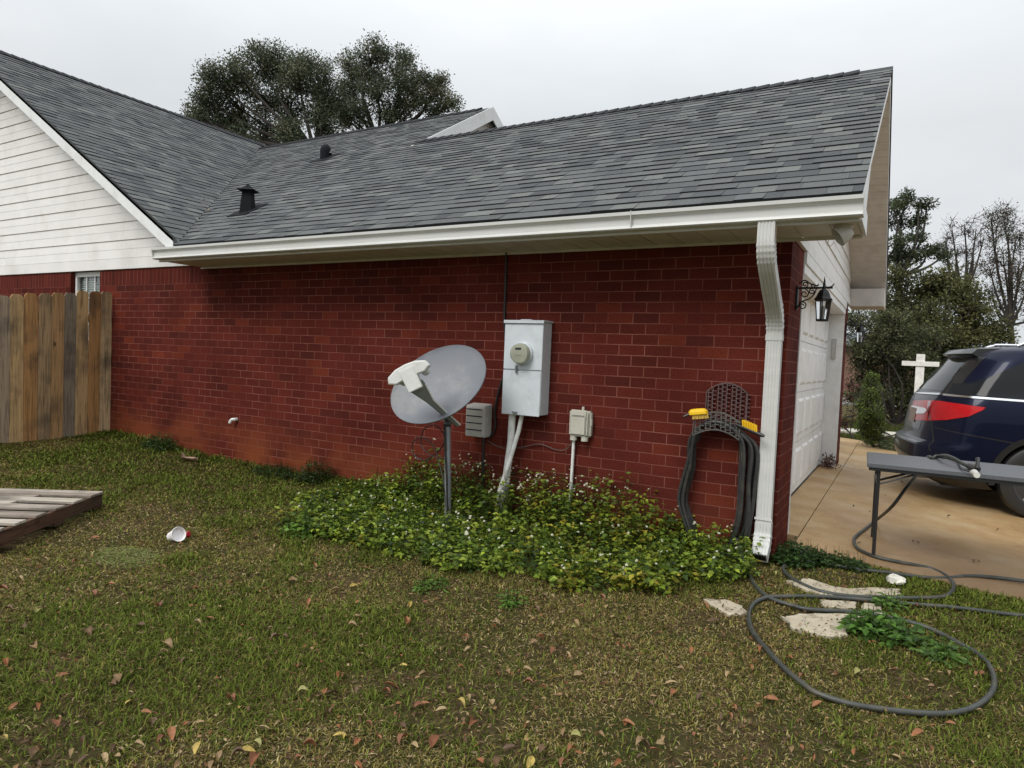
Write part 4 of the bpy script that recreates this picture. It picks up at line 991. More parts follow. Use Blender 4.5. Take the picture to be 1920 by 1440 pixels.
# local x = along the visible long side, y negative = away (boards run along y)
sgn = -1
x = 0.0; i = 0
for gap, wd in ((0, .14), (.004, .0)): pass
layout = [(0, .088), (.092, .088), (.275, .125), (.495, .125), (.715, .125), (.935, .11), (1.14, .09)]
full = [(.184, .087), (.404, .087), (.624, .087), (.844, .087), (1.049, .087)]
for i, (x, wd) in enumerate(layout):
    mb = MB(); mb.box(x, x + wd, -1.05, 0, .107, .125); mb.build('deck_board', PM[i % 3], pal, bevel=.002, local=True)
for i, (x, wd) in enumerate(full):      # shorter broken boards between, leaving dark openings
    mb = MB(); mb.box(x, x + wd, -1.05 + (.1 if i % 2 else 0), -.38 - .03 * (i % 3), .106, .123); mb.build('deck_board', PM[(i + 1) % 3], pal, bevel=.002, local=True)
for yy in (-.045, -.545, -1.045):
    mb = MB(); mb.box(.0, 1.22, yy, yy + .038, .018, .1055); mb.build('stringer', PD_, pal, bevel=.002, local=True)
for x in (.0, .5, 1.04):
    mb = MB(); mb.box(x, x + .12, -1.045, -.005, .0, .0165); mb.build('bottom_board', PD_, pal, local=True)

# ------------------------------------------------------------------ paper cup on the lawn
cp_ = gp(331, 1003, .05); ax = nrm(-CC * .55 + CA * .75 + CB * .28)
cupT = Matrix.Translation(V3(cp_)) @ Vector(ax).to_track_quat('Z', 'Y').to_matrix().to_4x4()
cup = thing('paper_cup', 'crushed white foam cup lying open on the grass', 'cup', tuple(cp_))
mb = MB(); mb.lathe([(.001, -.075), (.033, -.075), (.037, -.04), (.047, .025), (.052, .030), (.050, .034), (.043, .025), (.040, .008), (.001, .006)], 28, cupT); mb.build('cup_body', M('white_foam', (.78, .75, .75), .5, var=.03), cup, smooth=True)
q = V3(gp(348, 1003, .02)); mb = MB(); mb.lathe([(.0, 0), (.022, 0), (.022, .03), (.015, .038), (0, .038)], 16, Matrix.Translation(q) @ Matrix.Rotation(R(70), 4, 'Y'))
tag(mb.build('bottle_cap', M('dark_red_plastic', (.32, .01, .02), .3), smooth=True, loc=tuple(q)), 'small dark red cap lying beside the white cup', 'cap')
q = gp(354, 862, .03)
mb = MB(); mb.loft([[tuple(q + np.array([x, y * w_, .012 * math.cos(x * 18) + h + .02 * abs(y)])) for y in (-1, -.5, 0, .5, 1)] for x, w_, h in ((-.12, .01, .06), (-.10, .03, .0), (-.03, .04, -.005), (.04, .045, 0), (.10, .03, .01), (.15, .008, .03))], closed=False)
for v in range(0): pass
mb.v += [(a, b_, c_ - .006) for a, b_, c_ in mb.v]; k_ = len(mb.v) // 2; mb.f += [tuple(k_ + i for i in f_[::-1]) for f_ in list(mb.f)]; mb.uv += mb.uv; mb.c += mb.c
tag(mb.build('bark_strip', M('pale_bark', (.30, .20, .14), .85, var=.3, scale=20), smooth=True, loc=tuple(q)), 'curled strip of pale bark lying at the foot of the brick wall', 'bark')

# ------------------------------------------------------------------ broken slabs, rock
STM = M('pale_sandstone_slab', (.42, .365, .27), .9, var=.2, scale=6, dirt=(.085, .062, .032, 1.0), dirtscale=9, bump=.3, bscale=40)
K3 = lambda x, y: (1320 + x / 3.2, 1000 + y / 3.2)
def slab_stone(poly, label, h=.014):
    pts = [gp(*K3(*p_), h * .6) for p_ in poly]; c_ = sum(pts) / len(pts)
    ring = []
    for i in range(len(pts)):      # roughen the outline
        a, b_ = pts[i], pts[(i + 1) % len(pts)]
        for t_ in (0, .25, .5, .75): q_ = a + (b_ - a) * t_; q_ = q_ + (c_ - q_) * .16 * rng.rand(); ring.append(q_)
    top = [np.array([p_[0], p_[1], float(gz(p_[0], p_[1])) + h]) for p_ in ring]
    mb = MB(); n = len(top)
    inn = [c_ + (p_ - c_) * .9 for p_ in top]; 
    for p_ in inn: p_[2] = float(gz(p_[0], p_[1])) + h + .004
    mb.loft([[p_ - np.array([0, 0, .08]) for p_ in top], top, inn, [c_ + (p_ - c_) * .4 for p_ in inn]])
    o_ = mb.build('stone_slab', STM, loc=tuple(c_)); tag(o_, label, 'stone slab', 'broken pale slabs under the hose'); return o_
slab_stone([(430, 500), (520, 580), (620, 610), (770, 635), (865, 620), (850, 560), (1060, 545), (1060, 515), (860, 485), (600, 480)], 'largest pale stone slab, nearest the camera, left of the leafy plant')
slab_stone([(690, 402), (925, 417), (915, 462), (700, 446)], 'squarish pale slab between the two hose runs')
slab_stone([(948, 420), (1070, 428), (1075, 492), (938, 475)], 'small pale slab just right of the squarish one under the hose')
slab_stone([(480, 285), (600, 350), (720, 382), (1190, 382), (1196, 340), (1050, 335), (900, 345), (700, 312), (600, 270)], 'long thin pale slab inside the far hose loop')
slab_stone([(-20, 395), (130, 400), (230, 440), (290, 488), (150, 497), (50, 440)], 'half buried pale slab left of the hose loops', .012)
q = gp(*K3(1145, 290), .02)
mb = MB(); rings = []
for ph in np.linspace(-1.4, 1.5, 7): rings.append([q + np.array([.060 * math.cos(ph) * math.cos(a) * (.7 + .6 * vnoise(a * 2, ph * 3)), .045 * math.cos(ph) * math.sin(a) * (.7 + .6 * vnoise(a * 3, ph * 2 + 9)), .03 * math.sin(ph) + .022 * vnoise(a * 3, ph * 4)]) for a in np.linspace(0, 2 * math.pi, 12, endpoint=False)])
mb.loft(rings); tag(mb.build('white_rock', M('white_stone', (.62, .6, .52), .85, var=.15, scale=25, bump=.6), loc=tuple(q)), 'small rough white rock in the grass beside the far hose loop', 'rock')

# ------------------------------------------------------------------ hoses on the lawn
def gpath(pts, h): return [gp(*K3(*p_), h + .008 + .006 * (vnoise(p_[0] / 90., p_[1] / 90.) - .6)) for p_ in pts]
h1p = gpath([(265, 150), (272, 250), (325, 335), (400, 390), (520, 430), (640, 457), (880, 472), (1060, 495), (1200, 525), (1300, 552), (1400, 592), (1530, 660), (1640, 722), (1715, 800), (1742, 900), (1700, 985), (1600, 1050), (1450, 1082), (1250, 1075), (1050, 1052), (870, 1022), (680, 960), (600, 908), (480, 808), (370, 690), (292, 590), (268, 500), (290, 430), (350, 392), (440, 380), (700, 380), (1000, 402), (1270, 427), (1500, 445), (1700, 470), (1950, 500)], .012)
hz_ = [.2, .12, .04] + [0] * (len(h1p) - 3)
h1p = [p_ + np.array([0, 0, 0]) for p_ in h1p]
h1p[0] = np.array([bm_ + hw + .02, -.14, .12]); 
mb = MB(); mb.tube(curve(h1p, 6), .0125, 10)
tag(mb.build('garden_hose', MAT['hosegreen'], smooth=True), 'dark hose lying in a wide loop on the grass over the pale slabs', 'hose', 'hoses on the ground')
K5 = lambda x, y: (1600 + x / 5.144, 820 + y / 5.144)
tz_ = .665
def dp_(x, y, h=.012):
    z = .0
    for _ in range(6): q_ = P(*K5(x, y), z=z); z = float(dz(q_[0])) + h
    return P(*K5(x, y), z=z)
h2p = [P(*K5(800, 180), z=tz_ + .02), P(*K5(760, 200), z=tz_ + .012), P(*K5(720, 190), y=1.22), P(*K5(640, 280), y=1.25), P(*K5(600, 370), y=1.15), P(*K5(500, 500), y=1.0), P(*K5(370, 670), y=.95)]
h2p += [dp_(225, 795, .03), dp_(120, 880), dp_(30, 950), dp_(5, 1000), dp_(40, 1070), dp_(130, 1120), dp_(260, 1165), dp_(480, 1210)]
h2p += gpath([(1350, 208), (1445, 250), (1497, 305), (1480, 357), (1410, 383), (1200, 388), (900, 378), (700, 348), (560, 290), (485, 235), (482, 195), (560, 166), (700, 175), (900, 213), (1100, 235), (1300, 262), (1450, 268), (1600, 255), (1800, 270), (2000, 298)], .012)
mb = MB(); mb.tube(curve(h2p, 6), .0125, 10)
tag(mb.build('garden_hose', MAT['hosegreen'], smooth=True), 'dark hose hanging from the folding table and looping across the lawn edge', 'hose', 'hoses on the ground')

# ------------------------------------------------------------------ folding table
ta = R(2.5)
tab = thing('folding_table', 'grey topped folding table with black legs on the driveway', 'table', (.513, .412, .0), ta)
mb = MB(); mb.box(0, 1.83, 0, .76, .640, .668); mb.build('tabletop', M('grey_laminate', (.098, .102, .112), .45, var=.12, scale=60), tab, bevel=.004, local=True)
mb = MB(); mb.box(.012, 1.818, .012, .748, .618, .6395); mb.build('apron', MAT['blackplastic'], tab, bevel=.004, local=True)
for x in (.075, 1.755):
    for yy in (.05, .71):
        zz = float(dz(.513 + x)) + .002; mb = MB(); mb.tube([(x, yy, zz), (x, yy, .62)], .0125, 12); mb.build('leg', MAT['blackplastic'], tab, smooth=True, local=True)
    mb = MB(); mb.tube([(x, .05, .50), (x, .71, .50)], .009, 8); mb.build('crossbar', MAT['blackplastic'], tab, local=True)
    s_ = 1 if x < 1 else -1
    mb = MB(); mb.tube([(x, .38, .50), (x + s_ * .30, .38, .62)], .008, 8); mb.tube([(x, .06, .52), (x + s_ * .22, .06, .615)], .006, 8); mb.build('brace', MAT['blackplastic'], tab, local=True)
# spray nozzle on the table
zt2 = .669
nzl = thing('spray_nozzle', 'black trigger spray nozzle with a pale tip lying on the folding table', 'hose nozzle', tuple(P(*K5(1190, 290), z=zt2)))
arcp = [P(*K5(800, 185), z=zt2 + .012), P(*K5(880, 175), z=zt2 + .05), P(*K5(960, 200), z=zt2 + .05), P(*K5(1050, 250), z=zt2 + .03), P(*K5(1130, 285), z=zt2 + .02)]
mb = MB(); mb.tube(curve(arcp, 6), .013, 10); mb.build('hose_end', MAT['hosegreen'], nzl, smooth=True)
mb = MB(); mb.tube([P(*K5(1110, 275), z=zt2 + .02), P(*K5(1150, 290), z=zt2 + .02), P(*K5(1195, 305), z=zt2 + .022)], [.018, .024, .022], 14)
mb.tube([P(*K5(1190, 300), z=zt2 + .03), P(*K5(1200, 255), z=zt2 + .06), P(*K5(1200, 205), z=zt2 + .09)], [.018, .012, .014], 10); mb.build('trigger_grip', MAT['blackplastic'], nzl, smooth=True)
mb = MB(); mb.tube([P(*K5(1140, 335), z=zt2 + .018), P(*K5(1165, 340), z=zt2 + .02), P(*K5(1192, 365), z=zt2 + .02)], [.012, .022, .018], 14); mb.build('tip', MAT['cream'], nzl, smooth=True)
mb = MB(); mb.tube(curve([P(*K5(850, 190), z=zt2 + .01), P(*K5(1000, 240), z=zt2 + .01), P(*K5(1040, 300), z=zt2 + .01), P(*K5(1130, 335), z=zt2 + .015)], 5), .005, 6); mb.build('cord', MAT['cable'], nzl)
# ------------------------------------------------------------------ the parked car
CARW = np.array([1.96, 3.46]); CAZ = -.108; CAR_ANG = R(9)
cdv = np.array([math.cos(CAR_ANG), math.sin(CAR_ANG)]); cnv = np.array([-cdv[1], cdv[0]])
corg = CARW - cdv * 1.12 + cnv * .99
car = thing('parked_car', 'dark blue family car parked on the driveway with its rear towards the garage', 'car', (corg[0], corg[1], CAZ), CAR_ANG)
PR = np.array([  # h, x rear, x front, half width, corner radius
    (.26, .22, 4.95, .90, .30), (.34, .08, 5.10, .95, .34), (.50, .0, 5.18, .98, .38), (.66, .015, 5.17, .985, .38), (.71, .09, 5.16, .985, .36),
    (.95, .13, 5.10, .985, .36), (1.05, .145, 5.02, .98, .36), (1.12, .165, 4.85, .968, .36), (1.185, .20, 4.2, .95, .35), (1.22, .225, 4.1, .932, .35),
    (1.40, .34, 3.72, .885, .33), (1.60, .49, 3.3, .82, .31), (1.69, .58, 3.1, .77, .30), (1.735, .68, 2.95, .67, .28), (1.755, .95, 2.7, .42, .2)])
def cpar(h): return [np.interp(h, PR[:, 0], PR[:, k]) for k in (1, 2, 3, 4)]
def csurf(s, h, off=0.0):
    """s = distance from the rear centre round the near (right) side; returns local x, y, z arrays"""
    s = np.asarray(s, float); h = np.asarray(h, float); xr, xf, w_, r = cpar(h); flat = w_ - r; arcl = r * math.pi / 2
    th = np.clip((s - flat) / r, 0, math.pi / 2); y = np.where(s < flat, s, flat + r * np.sin(th)); x = np.where(s < flat, 0, r * (1 - np.cos(th)))
    x = x + np.clip(s - flat - arcl, 0, None); nx = np.where(s < flat, -1, -np.cos(th)); ny = np.where(s < flat, 0, np.sin(th))
    bow = .09 * (np.clip(y / w_, 0, 1)) ** 2
    return xr + bow + x + nx * off, -(y + ny * off), h
def cworld(x, y, z): return np.stack([corg[0] + x * cdv[0] + y * cnv[0], corg[1] + x * cdv[1] + y * cnv[1], CAZ + z], -1)
_sg, _hg = np.meshgrid(np.linspace(-.7, 3.2, 521), np.linspace(.26, 1.75, 220), indexing='ij')
def csurf2(s, h, off=0.):
    x, y, z = csurf(np.abs(s), h, off); return x, np.where(np.asarray(s) < 0, -y, y), z
_w = cworld(*csurf2(_sg, _hg)); _d = _w - CAM; _z = _d @ CC; _px = 960 + FPX * (_d @ CA) / _z; _py = 720 - FPX * (_d @ CB) / _z
def sh(px, py):
    k = np.argmin((_px - px) ** 2 + (_py - py) ** 2 + .0 * _sg); i = np.unravel_index(k, _px.shape); return (_sg[i], _hg[i])
NAVY = M('navy_car_paint', (.0040, .0065, .024), .32, metal=.3, var=.04, coat=.22, spec=.15)
CGL = M('tinted_glass', (.018, .020, .022), .08, var=.02, spec=.14); CBL = M('black_trim', (.010, .010, .011), .3, var=.05, coat=.3)
CGREY = M('dark_grey_gloss', (.035, .037, .042), .25, spec=.15); CHR = M('chrome', (.75, .76, .77), .15, metal=1, var=.02)
RED = M('red_lens', (.50, .006, .010), .2, var=.1, spec=.4, scale=30); WLENS = M('clear_lens', (.55, .57, .58), .1, var=.1, coat=1)
hs = np.concatenate([np.arange(.26, 1.24, .028), np.linspace(1.25, 1.755, 22)])
def outline(h):
    xr, xf, w_, r = cpar(h); S = (w_ - r) + r * math.pi / 2
    s = np.concatenate([np.linspace(0, w_ - r, 10, endpoint=False), np.linspace(w_ - r, S, 16, endpoint=False), S + np.linspace(0, 3.15 - 0, 72)])
    x, y, z = csurf(s, h); xe = xr + .09 + r; side = np.linspace(0, 1, 72)
    x[26:] = xe + side * (xf - .45 - xe); fr = np.linspace(0, math.pi / 2, 14)[1:]
    fx = xf - .45 + .45 * np.sin(fr); fy = -(w_ - .3 * (1 - np.cos(fr))); mid = [(xf + .02, -(w_ - .3) * k) for k in (.66, .33, 0)]
    half = list(zip(x, y)) + list(zip(fx, fy)) + mid
    full = half + [(a, -b) for a, b in half[-2:0:-1]]
    return [(a, b, float(h)) for a, b in full]
body = MB(); body.loft([outline(h) for h in hs])
def inarch(c_): return abs(c_[1]) > .62 and any((c_[0] - wx) ** 2 + (c_[2] - .385) ** 2 < .435 ** 2 for wx in (1.12, 4.19))
def split(mb, sel):
    a, b_ = MB(), MB(); a.v = mb.v; b_.v = mb.v
    for f_ in mb.f:
        c_ = np.mean([mb.v[i] for i in f_], 0)
        if inarch(c_): continue
        t_ = a if sel(c_) else b_; t_.f.append(f_); t_.uv += [(0, 0)] * len(f_); t_.c.append((1, 1, 1))
    return a, b_
low, up_ = split(body, lambda c_: c_[2] < .40)
def cbuild(mb, name, mat, parent=car, **k): 
    o_ = mb.build(name, mat, parent, smooth=k.pop('smooth', True), local=True, **k)
    bm = bmesh.new(); bm.from_mesh(o_.data); lo_ = [v for v in bm.verts if not v.link_faces]; bmesh.ops.delete(bm, geom=lo_, context='VERTS'); bm.to_mesh(o_.data); bm.free(); return o_
bod = cbuild(up_, 'body', NAVY); cbuild(low, 'lower_cladding', CBL)
def patch(name, pts, mat, off=.004, sht=None, parent=car, thick=0):
    P2 = sht if sht else [sh(*p_) for p_ in pts]
    bm = bmesh.new(); bm.faces.new([bm.verts.new((a, b_, 0)) for a, b_ in P2])
    lo_, hi_ = np.min(P2, 0), np.max(P2, 0)
    for ax_i, st in ((0, .03), (1, .035)):
        q_ = math.floor(lo_[ax_i] / st) * st
        while q_ < hi_[ax_i]:
            co = [0, 0, 0]; no = [0, 0, 0]; co[ax_i] = q_; no[ax_i] = 1
            bmesh.ops.bisect_plane(bm, geom=bm.verts[:] + bm.edges[:] + bm.faces[:], plane_co=co, plane_no=no); q_ += st
    A = np.array([v.co[:] for v in bm.verts]); x, y, z = csurf2(A[:, 0], A[:, 1], off)
    for v, a, b_, c_ in zip(bm.verts, x, y, z): v.co = (a, b_, c_)
    bmesh.ops.recalc_face_normals(bm, faces=bm.faces)
    r_ = bmesh.ops.extrude_face_region(bm, geom=bm.faces[:]); 
    for v in [g for g in r_['geom'] if isinstance(g, bmesh.types.BMVert)]:
        d_ = Vector((.8, (1 if v.co.y < 0 else -1) * .6, 0)); v.co += d_ * .012
    me = bpy.data.meshes.new(name); bm.to_mesh(me); bm.free(); me.materials.append(mat); me.shade_smooth()
    try: me.set_sharp_from_angle(angle=R(35))
    except Exception: pass
    o_ = bpy.data.objects.new(name, me); COL.objects.link(o_); o_.parent = parent; return o_
patch('side_window', [(1778, 737), (1786, 719), (1822, 719), (1850, 710), (1880, 696), (1918, 680), (1960, 672), (1960, 752), (1900, 747)], CGL)
patch('quarter_glass', [(1766, 737), (1777, 737), (1786, 719), (1838, 660), (1797, 662), (1790, 680), (1776, 712)], CGREY, .003)
patch('rear_glass', None, CGL, .004, sht=[(-.62, 1.24), (.62, 1.24), (.55, 1.60), (-.55, 1.60)])
patch('rear_pillar_trim', None, CBL, .0035, sht=[(.63, 1.21), (.80, 1.21), (.80, 1.24), (.70, 1.62), (.56, 1.62)])
tl = patch('taillight', [(1713, 751), (1744, 750), (1765, 752), (1800, 757), (1848, 764), (1840, 770), (1817, 781), (1775, 787), (1742, 789), (1717, 787)], RED, .007)
patch('reversing_lamp', [(1699, 756), (1735, 764), (1740, 769), (1735, 775), (1711, 776)], WLENS, .011, parent=tl)
patch('tail_reflector', None, M('dark_red_lens', (.22, .004, .006), .12, coat=1), .0095, sht=[sh(1742, 751), sh(1748, 752), sh(1748, 788), sh(1742, 788)], parent=tl)
patch('chrome_strip', [(1712, 732), (1763, 737), (1920, 750), (1960, 753), (1960, 757), (1920, 754), (1763, 741), (1712, 735.5)], CHR, .009)
patch('licence_plate', None, M('licence_plate', (.30, .20, .15), .4, var=.2, scale=15), .012, sht=[(-.16, .86), (.16, .86), (.16, 1.02), (-.16, 1.02)])
patch('tailgate_recess', None, CBL, .002, sht=[(-.5, .80), (.42, .80), (.42, 1.07), (-.5, 1.07)])
patch('bumper_step', None, CBL, .003, sht=[(-.7, .665), (.62, .665), (.70, .69), (-.7, .69)])
for nm, seg in (('tailgate_seam', [(1746, 790), (1748, 790), (1745, 846), (1743, 846)]), ('pillar_seam', [(1837, 660), (1839, 660), (1788, 719), (1786, 719)]), ('bumper_seam', [(1752, 800), (1900, 830), (1900, 832), (1752, 802)])):
    try: patch(nm, seg, CBL, .002)
    except Exception: pass
mb = MB()   # roof spoiler
for sgn_ in (1,):
    ys = np.linspace(-.62, .62, 13); mb.loft([[(.50 + .10 * (y / .62) ** 2, y, 1.61), (.42 + .10 * (y / .62) ** 2, y, 1.655), (.47 + .10 * (y / .62) ** 2, y, 1.705), (.80, y, 1.748 - .03 * abs(y / .62) ** 3), (.84, y, 1.66)] for y in ys])
cbuild(mb, 'spoiler', CBL)
for sy in (-1, 1):
    mb = MB(); mb.tube(curve([(.92, sy * .60, 1.745), (1.02, sy * .60, 1.785), (1.2, sy * .60, 1.80), (2.6, sy * .62, 1.80), (2.9, sy * .62, 1.75)], 6), .017, 10); cbuild(mb, 'roof_rail', CHR)
for wx, sy in ((1.12, -1), (1.12, 1), (4.19, -1), (4.19, 1)):
    Tw = Matrix.Translation((wx, sy * .87, .383)) @ Matrix.Rotation(R(90) * -sy, 4, 'X')
    mb = MB(); mb.lathe([(.24, -.11), (.33, -.125), (.368, -.11), (.382, -.06), (.382, .06), (.368, .105), (.33, .12), (.255, .11), (.25, .08)], 48, Tw, cap=False); wh = cbuild(mb, 'wheel', MAT['blackplastic'])
    mb = MB(); mb.lathe([(.255, .10), (.262, .115), (.245, .11), (.235, .05), (.22, .03), (.001, .03)], 40, Tw); cbuild(mb, 'rim_barrel', M('dark_rim', (.03, .03, .03), .4) if wx == 1.12 and sy == -1 else bpy.data.materials['dark_rim'], wh)
    mb = MB()
    for k in range(5):
        a = 2 * math.pi * k / 5 + .3; Ts = Tw @ Matrix.Rotation(a, 4, 'Z'); mb.loft([[Ts @ Vector((x, y, z)) for y, z in ((-wd, .06), (wd, .06), (wd * .8, .095 + (x - .12) * .06), (-wd * .8, .095 + (x - .12) * .06))] for x, wd in ((.03, .035), (.12, .022), (.25, .036))])
    mb.lathe([(.001, .10), (.05, .10), (.06, .085), (.06, .05)], 20, Tw, cap=False); cbuild(mb, 'spokes', M('alloy', (.5, .51, .52), .25, metal=.9) if wx == 1.12 and sy == -1 else bpy.data.materials['alloy'], wh)
    mb = MB(); rr_ = .435
    rings = [[(wx + (rr_ + o1) * math.cos(a), sy * (.985 + o2), .385 + (rr_ + o1) * math.sin(a)) for o1, o2 in ((-.02, -.12), (-.02, .004), (.035, .006), (.04, -.03))] for a in np.linspace(R(-8), R(188), 30)]
    mb.loft(rings); cbuild(mb, 'arch_trim', CBL)
mb = MB(); mb.box(.3, 4.9, -.72, .72, .24, .33); cbuild(mb, 'underbody', MAT['slot'], smooth=False)
mb = MB(); mb.box(.35, 4.6, -.70, .70, .34, .6); cbuild(mb, 'wheel_well', MAT['slot'], smooth=False)
mb = MB(); mb.tube([(.02, -.5, .3), (.3, -.5, .3)], .03, 12); cbuild(mb, 'exhaust', MAT['galv'])
# ------------------------------------------------------------------ lawn grass
def project(Pn):
    d = Pn - CAM; z = d @ CC; zz = np.maximum(z, .01); return 960 + FPX * (d @ CA) / zz, 720 - FPX * (d @ CB) / zz, z
def inpoly(x, y, poly):
    ins = np.zeros(len(x), bool); n = len(poly)
    for i in range(n):
        x0, y0 = poly[i][:2]; x1, y1 = poly[(i + 1) % n][:2]
        c_ = ((y0 > y) != (y1 > y)) & (x < (x1 - x0) * (y - y0) / (y1 - y0 + 1e-12) + x0); ins ^= c_
    return ins
N0 = 900000
gx = rng.uniform(-8.2, 4.2, N0); gy = rng.uniform(-4.5, .45, N0)
gpnt = np.stack([gx, gy, gz(gx, gy)], 1); px, py, dep = project(gpnt)
keep = (dep > .5) & (px > -520) & (px < 2500) & (py < 1750) & (gx > -8.2)
edge = .28 + .12 * (fbm(gx * 4, gy * 4) - .5) + np.where(gx < .35, (.35 - gx) * .9, 0)
keep &= ~((gx > -.02) & (gy > np.minimum(edge, .62))) & ~((gx <= .0) & (gy > -.01))
keep &= rng.rand(N0) < np.clip((3.6 / np.maximum(dep, 1)) ** .8, .25, 1)
bare = fbm(gx * 2.2 + 11, gy * 2.2 + 5)
keep &= rng.rand(N0) < np.clip(1.25 - 1.1 * smooth01((bare - .46) * 4.5), .34, .95)
stp = [[gp(*K3(*q_))[:2] for q_ in poly] for poly in ([(440, 505), (520, 575), (620, 605), (770, 628), (860, 615), (850, 560), (1060, 540), (1060, 515), (860, 485), (600, 480)], [(680, 398), (935, 415), (925, 470), (690, 448)], [(948, 420), (1060, 428), (1065, 485), (938, 470)], [(490, 290), (600, 350), (720, 378), (1180, 378), (1190, 345), (900, 348), (700, 316), (600, 275)], [(0, 400), (130, 402), (230, 440), (285, 485), (150, 493), (60, 440)])]
for s_ in stp: keep &= ~(inpoly(gx, gy, s_) & (rng.rand(N0) < .93))
cpl = lambda x, y: ((x - c0[0]) * math.cos(ang) + (y - c0[1]) * math.sin(ang), -(x - c0[0]) * math.sin(ang) + (y - c0[1]) * math.cos(ang))
lx_, ly_ = cpl(gx, gy); keep &= ~((lx_ > .02) & (lx_ < 1.15) & (ly_ < -.02) & (ly_ > -1.03))
gx, gy, dep = gx[keep], gy[keep], dep[keep]; n = len(gx)
pat = fbm(gx * .95 + 3, gy * .95 + 8); pat2 = fbm(gx * 3.1, gy * 3.1 + 20)
green = smooth01((pat * .6 + pat2 * .4 - .40) * 5)
# greener patches the photo shows, browner under the weed bed
for (qx, qy, rr, amt) in ((480, 1190, .75, .8), (330, 1080, .5, .3), (1750, 1130, .8, .45), (880, 1330, .5, .3), (480, 900, .9, .8), (250, 860, .8, .5), (620, 1230, .5, .5), (1500, 1330, .6, .3), (1880, 1300, .7, .4), (100, 860, .9, .15),
                           (1150, 1150, .55, -.8), (950, 1180, .5, -.7), (700, 1110, .5, -.6), (1000, 1290, .5, -.5), (150, 1000, .5, -.4), (1350, 1180, .4, -.6), (760, 1400, .35, -.4)):
    c_ = gp(qx, qy); green += amt * np.exp(-(((gx - c_[0]) ** 2 + (gy - c_[1]) ** 2) / rr ** 2))
green = np.clip(green * 1.05 - .06, 0.02, 1)
u = rng.rand(n); typ = np.where(u < green * .52 + .08, 0, np.where(u < .56 + green * .20, 1, np.where(u < .80, 2, 3)))
base_c = np.array([(.118, .152, .022), (.225, .185, .052), (.40, .325, .155), (.155, .088, .040)])
colr = base_c[typ] * ((.45 + 1.0 * rng.rand(n) ** 1.4))[:, None]
wall_dark = 1
hgt = rng.uniform(.016, .042, n) * np.where(typ == 0, 1.15, .85) * (.92 + .25 * green) * np.where(typ == 3, .7, 1)
nearw = smooth01((gy + .35) / .35) * (gx < -2.9); hgt *= 1 + nearw * 1.4
wid = rng.uniform(.0016, .0030, n) * np.clip(dep / 2.8, 1, 2.6)
az = rng.uniform(0, 2 * math.pi, n); lean = np.where(typ >= 2, rng.uniform(.9, 1.45, n), rng.uniform(.25, 1.2, n))
dirv = np.stack([np.cos(az) * np.sin(lean), np.sin(az) * np.sin(lean), np.cos(lean)], 1)
b0 = np.stack([gx, gy, gz(gx, gy) - .004], 1); side = np.stack([-np.sin(az + rng.uniform(-.9, .9, n)), np.cos(az), np.zeros(n)], 1)
side = nrm(side) * wid[:, None]
mid = b0 + dirv * (hgt * .55)[:, None] + np.array([0, 0, 1]) * (hgt * .10)[:, None]
tip = b0 + dirv * hgt[:, None] + np.stack([np.cos(az), np.sin(az), -np.ones(n) * .35], 1) * (hgt * .28)[:, None]
tip[:, 2] = np.maximum(tip[:, 2], b0[:, 2] + .006); mid[:, 2] = np.maximum(mid[:, 2], b0[:, 2] + .008)
V = np.stack([b0 - side, b0 + side, mid + side * .8, mid - side * .8, tip], 1).reshape(-1, 3); i = np.arange(n)[:, None] * 5
F = np.concatenate([i + np.array([0, 1, 2]), i + np.array([0, 2, 3]), i + np.array([3, 2, 4])], 0)
GM = attrmat('grass_blade', .75, .12, var=.12, scale=4, transl=.25)
o = fast_mesh('grass', V, F, np.concatenate([colr] * 3, 0), GM); tag(o, 'short patchy green and straw coloured lawn grass', 'grass', kind='stuff')
# coarse grass beyond the driveway
n = 60000; gx = rng.uniform(-1.5, 6, n); gy = 9.05 + 6 * rng.rand(n) ** 1.5; az = rng.uniform(0, 6.28, n); h_ = rng.uniform(.03, .09, n)
k_ = (gy < 10.85) | (gy > 11.85); gx, gy, az, h_ = gx[k_], gy[k_], az[k_], h_[k_]; n = len(gx)
b0 = np.stack([gx, gy, gz(gx, gy)], 1); sd = np.stack([np.cos(az), np.sin(az), 0 * az], 1) * .006
V = np.stack([b0 - sd, b0 + sd, b0 + np.stack([np.cos(az * 3) * .02, np.sin(az * 3) * .02, h_], 1)], 1).reshape(-1, 3)
c_ = np.array([(.045, .075, .012), (.10, .10, .03), (.20, .16, .07)])[rng.choice(3, n, p=[.6, .3, .1])] * rng.uniform(.6, 1.3, n)[:, None]
o = fast_mesh('far_grass', V, np.arange(3 * n).reshape(-1, 3), c_, GM); tag(o, 'mown grass beyond the driveway', 'grass', kind='stuff')
# crumbs of dead leaf and thatch on the soil
n = 42000; gx = rng.uniform(-8.1, 2.6, n); gy = rng.uniform(-4.2, .0, n); k_ = fbm(gx * 2.2 + 11, gy * 2.2 + 5) + .25 * rng.rand(n) > .42; gx, gy = gx[k_], gy[k_]; n = len(gx)
pos = np.stack([gx, gy, gz(gx, gy) + rng.uniform(.002, .022, n)], 1); az = rng.uniform(0, 6.28, n)
d = np.stack([np.cos(az), np.sin(az), rng.uniform(-.3, .3, n)], 1); no = np.stack([rng.normal(0, .35, n), rng.normal(0, .35, n), np.ones(n)], 1)
cc = np.array([(.10, .055, .028), (.20, .13, .065), (.055, .03, .018), (.28, .20, .11)])[rng.choice(4, n, p=[.4, .25, .25, .1])] * rng.uniform(.7, 1.3, n)[:, None]
LM = attrmat('dead_leaf_crumb', .7, .2, var=.15, scale=60)
